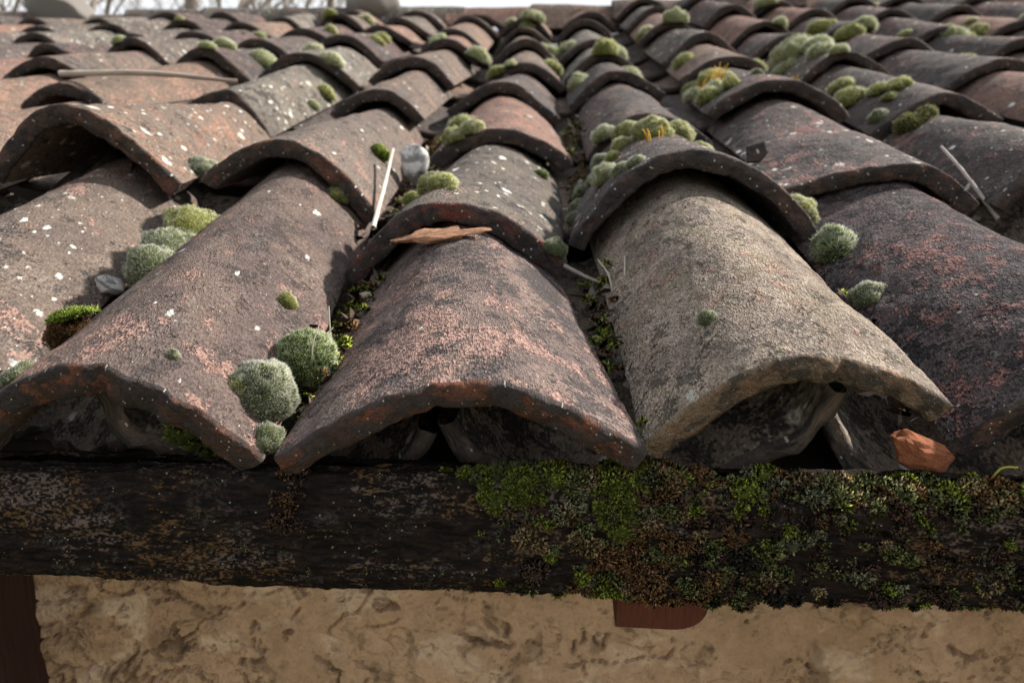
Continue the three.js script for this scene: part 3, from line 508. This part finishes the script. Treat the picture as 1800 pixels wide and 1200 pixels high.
for (const [x, s, r, p] of [[.303, 1.18, .0239, 'yellow'], [.326, 1.13, .0252, 'yellow'], [.328, 1.030, .0190, 'yellow'], [.317, .925, .0174, 'yellow'], [.274, 1.012, .0211, 'pale'], [.283, .925, .0225, 'yellow'], [.300, .97, .021, 'pale'], [.371, .965, .0124, 'grey'], [.29, 1.09, .022, 'pale']])
  cushion(x, s, r, p, `${r < .018 ? 'tiny' : r < .0215 ? 'small' : 'plump'} ${p === 'yellow' ? 'yellow green' : 'frosted'} moss cushion crowded on the tile with orange moss stalks`, { group: `${r < .018 ? 'tiny' : r < .0215 ? 'small' : 'plump'} ${p} moss by the stalks`, h: .75 });
for (const [x, s, r] of [[.571, 1.384, .052], [.539, 1.403, .0305], [.532, 1.334, .0256], [.579, 1.260, .0265], [.591, 1.190, .0197], [.60, 1.33, .035]]) cushion(x, s, r, 'pale', `${r > .05 ? 'largest' : r > .034 ? 'second largest' : r > .03 ? 'middling' : r < .02 ? 'smallest' : 'small'} pale moss cushion in the hump over a mid roof tile`, { group: 'small pale moss of the hump', h: .7 });
for (const [x, s, r] of [[.549, .991, .0339], [.578, .948, .0198], [.600, .924, .0222], [.575, .894, .0133], [.564, 1.069, .0238]]) cushion(x, s, r, 'yellow', `${r > .03 ? 'largest' : r > .023 ? 'second largest' : r > .021 ? 'middle sized' : r > .015 ? 'second smallest' : 'smallest'} flat yellow green moss cushion on the tile beside the moss hump`, { h: .6 });
cushion(.543, .848, .0158, 'grey', 'white frosted moss tuft above a dark olive moss pad under the rim');
for (const [x, s, r] of [[.566, .790, .0241], [.590, .795, .0184]]) cushion(x, s, r, 'olive', `${r > .02 ? 'larger' : 'smaller'} olive moss pad of the two filling the gap under a tile rim`);
{ // rows further up
  const far = [[1.104, 1.753, .0372], [.788, 1.867, .0411], [.824, 1.734, .0355], [.884, 1.790, .0331], [1.019, 1.841, .0211], [.675, 1.878, .0231], [-.182, 1.591, .0303], [-.119, 1.409, .0246], [-.084, 1.400, .0169], [-.166, 3.106, .0443], [-.050, 2.420, .0376], [.068, 1.931, .0243], [-.459, 1.132, .0211], [-.459, 1.049, .0134], [.815, 2.498, .0419], [.795, 2.475, .0376], [.050, 1.012, .0252], [-.482, 1.822, .0249], [-.948, 2.095, .0226], [-1.017, 1.394, .0176], [-.720, 1.211, .0169], [.286, 1.923, .0223], [.300, 1.942, .0258], [-.476, 1.719, .0190], [-.759, 2.280, .0279], [-1.217, 2.115, .0170]];
  const r = rng(404); for (let i = 0; i < 44; i++) { const s = 1.2 + 1.7 * r(), x = (r() * 1.4 - .55) * (.55 + s * .62); far.push([x, s, .016 + .024 * r()]); }
  const nth = ['first', 'second', 'third', 'fourth', 'fifth', 'sixth', 'seventh', 'eighth', 'ninth'];
  for (const [x, s, q] of far) { if (s > RIDGE - .1) continue; const p = r() < .5 ? 'yellow' : 'pale', row = nth[(surf(x, s)[1]?.r ?? Math.round(s / .37))], size = q < .024 ? 'small' : q < .033 ? 'plump' : 'broad';
    cushion(x, s, q, p, `${size} ${p === 'pale' ? 'frosted pale' : 'yellow green'} moss cushion on the ${row} row of tiles up from the beam`, { group: `${size} ${p} moss on the ${row} tile row`, h: .6 + .3 * r(), k: .8 + .5 * r(), turn: r() * 6 }); }
}
// ---------------------------------------------------------------- growth on the beam, litter in the valleys
const beamFace = (x, a) => { const p = beamPoint(x, a), q = beamPoint(x, a + .004), t = V3(q[0] - p[0], q[1] - p[1], q[2] - p[2]); return [V3(...p), V3(0, -t.z, t.y).normalize().multiplyScalar(-1)]; };
const CL = { green: [[.035, .045, .008], [.18, .215, .03], [.32, .35, .06]], olive: [[.025, .028, .012], [.13, .14, .05], [.23, .23, .09]], rust: [[.03, .016, .008], [.16, .085, .034], [.28, .17, .085]], bark: [[.02, .013, .010], [.08, .048, .034], [.15, .095, .07]], lichen: [[.03, .03, .018], [.15, .15, .085], [.28, .27, .16]], straw: [[.04, .03, .012], [.25, .18, .09], [.36, .28, .16]], black: [[.008, .007, .006], [.03, .027, .02], [.05, .046, .034]] };
function lump(B, o, n, R, C) {    // the dense body of a moss clump
  const U = 9, V = 5, k = B.p.length / 3, e = V3(1, 0, 0), f = V3().crossVectors(n, e).normalize();
  for (let j = 0; j <= V; j++) for (let i = 0; i <= U; i++) { const th = i / U * 6.2832, ph = j / V * 1.75, q = R * (.72 + .55 * n3(o.x * 900 + 3 * Math.cos(th) * Math.sin(ph), o.y * 900 + 3 * Math.sin(th) * Math.sin(ph), j * .7)), d = V3().addScaledVector(n, Math.cos(ph) * .8).addScaledVector(e, Math.sin(ph) * Math.cos(th) * 1.15).addScaledVector(f, Math.sin(ph) * Math.sin(th)); if (i === U) { /* seam */ } B.p.push(o.x + d.x * q, o.y + d.y * q, o.z + d.z * q); d.normalize(); B.n.push(d.x, d.y, d.z); const s = .5 + .8 * h2(i % U + j * 31, k & 1023), c = mix3(C[0], C[1], .18); B.c.push(c[0] * s, c[1] * s, c[2] * s); }
  for (let j = 0; j < V; j++) for (let i = 0; i < U; i++) { const a = k + j * (U + 1) + i, b = a + 1, c = a + U + 1, d = c + 1; B.i.push(a, c, b, b, c, d); }
}
function clump(B, o, n, r, key, cnt, len, rd) {
  const C = CL[key];
  for (let i = 0; i < cnt; i++) {
    const a = rd() * 6.283, c = Math.pow(rd(), .6), t = V3(Math.cos(a), Math.sin(a) * .8, Math.sin(a) * .6); t.addScaledVector(n, -t.dot(n)).normalize();
    const d = n.clone().multiplyScalar(1.02 - c).addScaledVector(t, c).normalize(), p = o.clone().addScaledVector(d, r * (.75 + .25 * rd()) * .8).addScaledVector(n, -r * .25), dd = d.clone().add(V3((rd() - .5) * 1.2, (rd() - .3) * 1.1, (rd() - .5) * 1.2)).normalize(), v = .6 + .8 * rd();
    const c1 = C[1].map(z => z * v * 1.15), c2 = C[2].map(z => z * v * 1.3);
    B.leaf(p, dd, len * (.6 + .8 * rd()), len * (.13 + .16 * rd()), d.clone().add(V3((rd() - .5) * .8, (rd() - .5) * .8, (rd() - .5) * .8)).normalize(), C[0], c1, c2, .5);
  }
}
{
  const B = new Blades(), r = rng(812);
  const pickKey = (x) => { const q = fbm(x[0] * 55 + 5, x[1] * 70, 3), w = r(); if (x[0] > .09 && r() < .55) return w < .4 ? 'black' : w < .75 ? 'bark' : 'olive'; return q < .40 ? (w < .5 ? 'rust' : w < .8 ? 'bark' : 'olive') : q < .52 ? (w < .45 ? 'olive' : w < .7 ? 'lichen' : w < .85 ? 'bark' : 'rust') : (w < .45 ? 'green' : w < .75 ? 'olive' : w < .85 ? 'lichen' : 'black'); };
  for (let i = 0; i < 3400; i++) {     // thick on the half under the grey tile, thinning both ways
    const x = -.09 + .50 * r(), a = .02 + .50 * r(), dens = sstep(.34, .72, fbm(x * 14 + 7, a * 6, 4) + 3.2 * x) * (x > .17 ? .5 + .5 * sstep(.16, .06, a) + .25 * sstep(.24, .32, x) : 1) * (.05 + .95 * sstep(.40, .54, fbm(x * 34 + 3, a * 11, 4)));
    if (r() > dens) continue; const [p, n] = beamFace(x, a), R = .0011 + .0036 * r() * r() + (r() < .05 ? .003 : 0);
    clump(B, p, n, R, pickKey([p.x, p.y]), 30 + Math.round(R * 9000), .0011 + R * .34, r);
  }
  for (let i = 0; i < 420; i++) { const x = -.42 + .84 * r(), a = .50 + .06 * r(); if (r() < .25 && x < 0) continue; const [p, n] = beamFace(x, a); clump(B, p, n.add(V3(0, -.6, 0)).normalize(), .0014 + .0022 * r(), x > .02 ? (r() < .5 ? 'black' : 'bark') : r() < .6 ? 'black' : 'olive', 22, .0032, r); }   // fringe along the lower edge
  for (let i = 0; i < 260; i++) { const x = -.42 + .42 * r(), a = .06 + .46 * r(), [p, n] = beamFace(x, a); clump(B, p, n, .0009 + .0012 * r(), ['bark', 'olive', 'straw', 'lichen', 'black'][Math.floor(r() * 5)], 12, .0016, r); }
  for (let i = 0; i < 130; i++) { const x = .16 + .2 * r(), a = .02 + .10 * r(), [p, n] = beamFace(x, a); clump(B, p, n, .0022 + .0035 * r(), ['straw', 'rust', 'olive', 'green', 'lichen', 'olive'][Math.floor(r() * 6)], 60, .0036, r); }  // sunlit top under the broken tile
  const o = mesh('beam_moss', B.geometry(), plainMat); tag(o, 'crust of mixed mosses and lichens growing over the beam face', undefined, undefined, 'stuff');
}
{ // cushions of star moss on the beam top
  const r = rng(33);
  const mound = (B, x, a, R, key, cnt, len) => { const [p, n] = beamFace(x, a); lump(B, p, n, R * .66, CL[key]); clump(B, p.addScaledVector(n, R * .15), n, R, key, cnt, len, r); };
  const gauss = () => (r() + r() + r() - 1.5) / 1.5;
  for (const [x, a0, sx, sa, N, label] of [[-.012, .055, .038, .07, 80, 'bright green star moss mat on the beam below the middle tile'], [.046, .10, .017, .10, 55, 'rounded green star moss clump hanging over the beam edge beside the mat']]) {
    const B = new Blades(); for (let i = 0; i < N; i++) { const q = Math.pow(r(), .6) * (r() < .12 ? 1.35 : 1), an = r() * 6.283, u = q * Math.cos(an), v = q * Math.sin(an); mound(B, x + u * sx, clamp(a0 + v * sa, .002, .4), .0035 + .0055 * r() * (1 - .6 * Math.abs(u)), r() < .85 ? 'green' : 'olive', 300, .0021); }
    const o = mesh('moss_mat', B.geometry(), mossMat); tag(o, label, 'moss', undefined, 'thing');
  }
  { const B = new Blades(), keys = ['rust', 'bark', 'olive', 'lichen', 'green', 'straw', 'olive', 'rust'];      // thicker lumps of the crust, some hanging off the lower edge
    for (let i = 0; i < 420; i++) { const x = r() < .55 ? .065 + .11 * gauss() : .03 + .33 * r(), a = .005 + .47 * r(), R = .0032 + .0066 * r() * r(), k0 = fbm(x * 26 + 40, a * 10, 2), key = x > .08 && r() < .5 ? ['bark', 'black', 'olive', 'bark'][Math.floor(r() * 4)] : keys[Math.floor(clamp(k0 * 1.9 - .45 + .25 * (r() - .5)) * 7.99)]; mound(B, x, a, R, key, Math.round(150 + R * 46000), .0014 + R * .13); }
    for (let i = 0; i < 26; i++) mound(B, .06 + .07 * gauss(), .004 + .07 * r(), .008 + .005 * r(), ['olive', 'bark', 'green', 'black', 'rust', 'olive'][Math.floor(r() * 6)], 900, .0024);
    for (let i = 0; i < 34; i++) { const x = .0 + .36 * r(); mound(B, x, .005 + .10 * r(), .005 + .006 * r(), ['olive', 'straw', 'rust', 'green', 'olive', 'lichen'][Math.floor(r() * 6)], 520, .0024); }
    for (let i = 0; i < 90; i++) { const x = -.02 + .38 * r(), [p, n] = beamFace(x, .49 + .04 * r()); clump(B, p.add(V3(0, -.001 - .004 * r() * r(), 0)), V3(0, -1, .3).normalize(), .002 + .003 * r(), ['black', 'bark', 'black', 'olive'][Math.floor(r() * 4)], 60, .003, r); }
    tag(mesh('beam_moss', B.geometry(), plainMat), 'thick rusty and olive lumps of moss hanging on the beam', undefined, undefined, 'stuff'); }
  const B = new Blades(); for (let i = 0; i < 26; i++) { const [p, n] = beamFace(-.158 + .02 * (r() - .5), .02 + .2 * r()); clump(B, p, n, .005, r() < .7 ? 'bark' : 'rust', 130, .0019, r); }
  tag(mesh('moss_mat', B.geometry(), plainMat), 'brown moss tuft on the beam under the foot of the middle tile', 'moss', undefined, 'thing');
  const D = new Blades(); for (let i = 0; i < 60; i++) { const q = r(), x = -.248 + .036 * q + .014 * (r() - .5), p = roofPoint(x, .026 + .012 * r(), -.007 - .022 * q + .008 * r()); lump(D, p, V3(.1, .8, .5).normalize(), .004, CL.green); clump(D, p, V3(.1, .8, .5).normalize(), .0055, r() < .75 ? 'green' : 'olive', 110, .0030, r); }
  tag(mesh('moss_mat', D.geometry(), mossMat), 'green moss in the hollow under the reddish front tile', 'moss', undefined, 'thing');
}
{ // bits that gather in the valleys
  const B = new Blades(), r = rng(5150);
  const valleys = [[.062, .02, .30], [-.172, .05, .30], [.25, .06, .36], [.045, .36, .72], [-.20, .36, .66], [.255, .45, .8], [-.40, .1, .42], [.05, .74, 1.1], [-.19, .7, 1.1]];
  for (const [x0, s0, s1] of valleys) for (let i = 0; i < 170; i++) {
    const s = lerp(s0, s1, r()), x = x0 + (r() - .5) * .03 + (x0 === .062 ? -.012 * (s / .3) : 0), n = surf(x, s)[0]; if (n > .006) continue; const p = roofPoint(x, s, Math.max(n, -.016) + .004 + .004 * r());
    const k = r(); if (k < .30) clump(B, p, V3(0, .95, .3), .003 + .003 * r(), s < .3 && r() < .6 ? 'green' : r() < .5 ? 'olive' : 'rust', 60, .0035, r);
    else { const d = V3(r() - .5, (r() - .4) * .5, r() - .5).normalize(), c = k < .6 ? [.10, .07, .055] : k < .85 ? [.17, .13, .11] : [.30, .25, .20]; B.leaf(p, d, .006 + .014 * r(), .0012 + .004 * r() * r(), V3((r() - .5), 1, r() - .2).normalize(), c, c.map(z => z * 1.2), c.map(z => z * .8), .5, 1); }
  }
  tag(mesh('valley_litter', B.geometry(), plainMat), 'dead leaf scraps, bark crumbs and moss gathered in the valleys between tiles', undefined, undefined, 'stuff');
}
// ---------------------------------------------------------------- stones, shards, sticks
const stoneTex = (() => { const W = 256, c = new Uint8Array(W * W * 4); for (let j = 0; j < W; j++) for (let i = 0; i < W; i++) { const q = (j * W + i) * 4, f = fbm(i * .04, j * .04, 5), s = .75 + .5 * fbm(i * .2, j * .2, 2), k = mix3([.52, .50, .47], [.20, .19, .185], sstep(.42, .66, f)); c[q] = enc(k[0] * s); c[q + 1] = enc(k[1] * s); c[q + 2] = enc(k[2] * s); c[q + 3] = 255; } return tex(c, W, W, true, true); })();
function rock(name, r, sq, seed, mat, cuts = 9, detail = 4) {
  const g = new THREE.IcosahedronGeometry(1, detail), p = g.attributes.position, rd = rng(seed), pl = []; for (let i = 0; i < cuts; i++) pl.push([V3(rd() - .5, rd() - .5, rd() - .5).normalize(), .62 + .28 * rd()]);
  for (let i = 0; i < p.count; i++) { const v = V3().fromBufferAttribute(p, i); for (const [n, d] of pl) { const e = v.dot(n) - d; if (e > 0) v.addScaledVector(n, -e * .93); } v.multiplyScalar(1 + .10 * (n3(v.x * 3 + seed, v.y * 3, v.z * 3) - .5) + .03 * (n3(v.x * 11, v.y * 11, v.z * 11 + seed) - .5)); p.setXYZ(i, v.x * r * sq[0], v.y * r * sq[1], v.z * r * sq[2]); }
  const w = mergeVert(g); return mesh(name, w, mat);
}
function broken(o, f, k) { o.geometry = o.geometry.toNonIndexed(); const p = o.geometry.attributes.position; for (let i = 0; i < p.count; i++) { const x = p.getX(i), y = p.getY(i), z = p.getZ(i), q = 1 + k * (n3(x * f, y * f, z * f) - .5) + .25 * k * (n3(x * f * 4, y * f * 4, z * f * 4) - .5); p.setXYZ(i, x * q, y * (1 + (q - 1) * .5) + .003 * k * (n3(x * f * 2, 5, z * f * 2) - .5), z * q); } o.geometry.computeVertexNormals(); }   // rough broken faces
const whiteStone = matte({ map: stoneTex, roughness: .55 }), greyStone = matte({ color: new THREE.Color().setRGB(.16, .145, .13), roughness: .95 });
{ let o = rock('quartz_stone', .024, [.85, 1.3, .8], 11, whiteStone, 22); standOn(o, -.1786, .60, .032); tag(o, 'angular white and grey stone lodged beside the pale stick', 'stone');
  o = rock('pebble', .0135, [1.15, .8, .8], 23, matte({ map: stoneTex, color: new THREE.Color().setRGB(.75, .72, .70) }), 24); standOn(o, -.398, .222, surf(-.398, .222)[0] + .008); tag(o, 'grey pebble resting in the valley by the long moss cushion', 'stone');
  for (const [x, r, seed, label] of [[-2.05, .12, 31, 'broad grey field stone weighing down the ridge'], [-.72, .10, 37, 'smaller rounded field stone on the ridge near the tree']]) { const R = rock('ridge_stone', r, [1.15, .75, .9], seed, greyStone, 7, 3); R.position.copy(roofPoint(x, RIDGE + .02, .13)); tag(R, label, 'stone'); }
}
function shard(pts, t, mat, x, s, n, label, rx, ry, rz, name = 'tile_shard') {
  const sh = new THREE.Shape(pts.map(q => new THREE.Vector2(...q))), g = new THREE.ExtrudeGeometry(sh, { depth: t, bevelEnabled: true, bevelSize: .0012, bevelThickness: .0012, bevelSegments: 1 }); g.rotateX(-Math.PI / 2);
  const p = g.attributes.position; for (let i = 0; i < p.count; i++) { const X = p.getX(i), Z = p.getZ(i); p.setY(i, p.getY(i) - 5 * X * X + .003 * (n2(X * 160, Z * 160) - .5)); } g.computeVertexNormals();
  const u = g.attributes.uv; for (let i = 0; i < u.count; i++) u.setXY(i, .5 + u.getX(i) * 3, .06 + clamp(u.getY(i), -.03, .03));
  const o = mesh(name, g, mat); o.position.copy(roofPoint(x, s, n)); o.rotation.set(PITCH + rx, ry, rz); tag(o, label, 'tile shard'); return o;
}
const orangeClay = matte({ map: nearMat('0_3').map, color: new THREE.Color().setRGB(.95, .44, .28) });
const flakeClay = matte({ map: nearMat('0_3').map, color: new THREE.Color().setRGB(1.25, .85, .66) });
{ const o = rock('clay_flake', .036, [1, .16, .36], 93, flakeClay, 10, 5); broken(o, 75, 1.1); o.position.copy(roofPoint(-.098, .262, surf(-.098, .262)[0] + .006)); o.rotation.set(PITCH - .1, .06, .10); tag(o, 'thin broken orange clay flake under the rim of the middle tile', 'tile shard'); }
shard([[-.013, -.006], [0, -.012], [.012, -.004], [.013, .010], [-.008, .012]], .004, farMats[1], .268, .56, surf(.268, .56)[0] + .012, 'small brown clay shard standing in the valley behind the moss ring', .9, .3, .3);
function stick(name, pts, r0, r1, c0, c1, label, cat = 'stick', group) { const B = new Blades(); B.tube(pts, r0, r1, c0, c1, 6, 6); return tag(mesh(name, B.geometry(), plainMat), label, cat, group, 'thing'); }
const on = (x, s, d = .004) => roofPoint(x, s, surf(x, s)[0] + d);
stick('stick', [roofPoint(-.187, .37, .020), roofPoint(-.192, .46, .039), roofPoint(-.199, .56, .0595)], .0032, .0022, [.50, .46, .40], [.42, .38, .32], 'pale bare stick propped beside the white stone');
stick('stick', [roofPoint(-.82, .86, .118), roofPoint(-.67, .87, .116), roofPoint(-.5258, .88, .10)], .0058, .0034, [.36, .30, .25], [.26, .20, .16], 'long straight twig lying across the upper tiles');
stick('stick', [roofPoint(.478, .53, .066), roofPoint(.485, .49, .050), roofPoint(.491, .46, .035), roofPoint(.5006, .42, .0119)], .0016, .0026, [.32, .29, .26], [.30, .27, .24], 'grey split stick in the valley beside the dark tiles');
stick('stick', [roofPoint(.018, .285, .012), roofPoint(.040, .275, .004), roofPoint(.062, .262, 0)], .0022, .0014, [.26, .23, .2], [.2, .17, .14], 'short grey twig under the spiky moss tuft');
for (const [x, s, dx, ds, dn] of [[.062, .23, -.012, .05, .02], [.070, .22, .004, .05, .028], [.066, .18, .006, .03, .012]]) stick('dry_straw', [roofPoint(x, s, .0), roofPoint(x + dx * .3, s + ds * .4, dn * .8), roofPoint(x + dx, s + ds, dn)], .0011, .0007, [.30, .28, .21], [.36, .33, .25], 'dry curled grass stem in the mossy valley beside the grey tile', 'grass', 'dry grass stems');
for (const [x, s, dx, dn] of [[-.168, .085, .004, .03], [-.164, .12, -.004, .026], [-.172, .10, .012, .018]]) stick('dry_straw', [roofPoint(x, s, .012), roofPoint(x + dx * .2, s + .006, .012 + dn * .6), roofPoint(x + dx, s + .02, .012 + dn)], .0009, .0005, [.2, .17, .13], [.3, .27, .22], 'fine dead stem behind the round moss balls', 'grass', 'dead stems by the moss balls');
{ const r = rng(88), spots = [[.118, .42, .018], [.30, 1.04, .03], [.315, 1.0, .03], [.305, .98, .03], [.47, 1.05, .03]];
  for (const [x, s, h] of spots) { const B = new Blades(); for (let i = 0; i < 7; i++) { const p = on(x + (r() - .5) * .02, s + (r() - .5) * .02, .008), q = p.clone().add(V3((r() - .5) * h * .9, h * (.5 + .5 * r()), (r() - .5) * h * .9)); B.tube([p, p.clone().lerp(q, .5).add(V3(0, h * .1, 0)), q], .0008, .0006, [.34, .19, .03], [.50, .30, .04], 3, 4); } tag(mesh('moss_stalk', B.geometry(), plainMat), s < .5 ? 'thin yellow moss stalks rising from the moss ring' : 'orange yellow moss stalks among crowded moss cushions', 'moss stalks', s < .5 ? undefined : 'orange moss stalks', 'thing'); } }
{ // yellow green blades at the end of the beam
  const g0 = [.16, .17, .03], g1 = [.42, .40, .06];
  for (const [x, dx, dy, dz] of [[.268, .014, .012, .004], [.262, -.016, .002, .012], [.300, .026, .006, .004], [.302, .034, -.001, .010], [.298, -.002, -.016, .018], [.306, .02, .010, .008], [.296, .006, -.024, .016]]) { const y = beamPoint(x, .03)[1] + .004; stick('curly_grass', [V3(x, y, -.006), V3(x + dx * .45, y + Math.max(dy, .004) * .9, -.006 + dz * .5), V3(x + dx, y + dy, -.006 + dz)], .0007, .0005, g0, g1, 'yellow green blade curling over the mossy end of the beam', 'grass', 'blades on the beam end'); }
}
// broken channel tile and its fresh orange break under the grey tile
{ const o = rock('tile_shard', .021, [1.5, .6, .45], 78, orangeClay, 16, 3); broken(o, 170, .5); o.position.copy(roofPoint(.236, .022, -.003)); o.rotation.set(.2, .3, -.5); tag(o, 'freshly broken orange clay piece at the mouth of the open channel', 'tile shard'); }
// ---------------------------------------------------------------- bare trees beyond the ridge
{
  const bark = matte({ color: new THREE.Color().setRGB(.22, .19, .165), roughness: 1 });
  const tree = (x, z, h, seed, label) => {
    const G = new THREE.Group(); G.name = numbered('bare_tree'); G.position.set(x, -2.66, z); scene.add(G); tag(G, label, 'tree', undefined); const r = rng(seed), T = [], K = [];
    const limb = (p, d, len, rad, lv) => {
      const n = 4, pts = [p.clone()]; let q = p.clone(), v = d.clone(); for (let i = 0; i < n; i++) { v.add(V3((r() - .5) * .28, .06 + (r() - .5) * .16, (r() - .5) * .28)).normalize(); q = q.clone().addScaledVector(v, len / n); pts.push(q); }
      const cv = new THREE.CatmullRomCurve3(pts), g = new THREE.TubeGeometry(cv, lv < 2 ? 10 : 5, 1, lv < 2 ? 8 : 4), P = g.attributes.position, ring = (lv < 2 ? 8 : 4) + 1, N = lv < 2 ? 10 : 5;
      for (let i = 0; i < P.count; i++) { const k = Math.floor(i / ring) / N, c = cv.getPointAt(k), rr = rad * (1 - .62 * k); P.setXYZ(i, c.x + (P.getX(i) - c.x) * rr, c.y + (P.getY(i) - c.y) * rr, c.z + (P.getZ(i) - c.z) * rr); }
      (lv === 0 ? T : K).push(g); if (lv >= 4) return; const m = lv === 0 ? 9 : lv === 3 ? 4 : 5;
      for (let i = 0; i < m; i++) { const k = lv === 0 ? .28 + .7 * i / m : .25 + .72 * (i + r()) / m, a = r() * 6.283; limb(cv.getPointAt(Math.min(.98, k)), v.clone().multiplyScalar(.75).add(V3(Math.cos(a), .25, Math.sin(a)).multiplyScalar(.85)).normalize(), len * (lv === 0 ? .42 : .56) * (.75 + .5 * r()), rad * (1 - .62 * k) * .55, lv + 1); }
    };
    limb(V3(0, 0, 0), V3(.03, 1, 0), h, h * .021, 0);
    mesh('trunk', mergeGeometries(T), bark, G); mesh('crown', mergeGeometries(K), bark, G);
  };
  tree(-5.2, -8.6, 7.6, 5, 'pale bare tree with a straight trunk beyond the ridge stone');
  tree(-8.2, -9.4, 7.2, 6, 'thin bare tree with fine twigs beyond the far end of the roof');
  tree(-6.9, -11, 8.0, 7, 'tall bare tree with spreading twigs between the thin tree and the straight one');
  tree(-3.2, -9.8, 6.9, 8, 'small bare tree with a few twigs showing above the ridge tiles');
}

renderer.render(scene, camera);
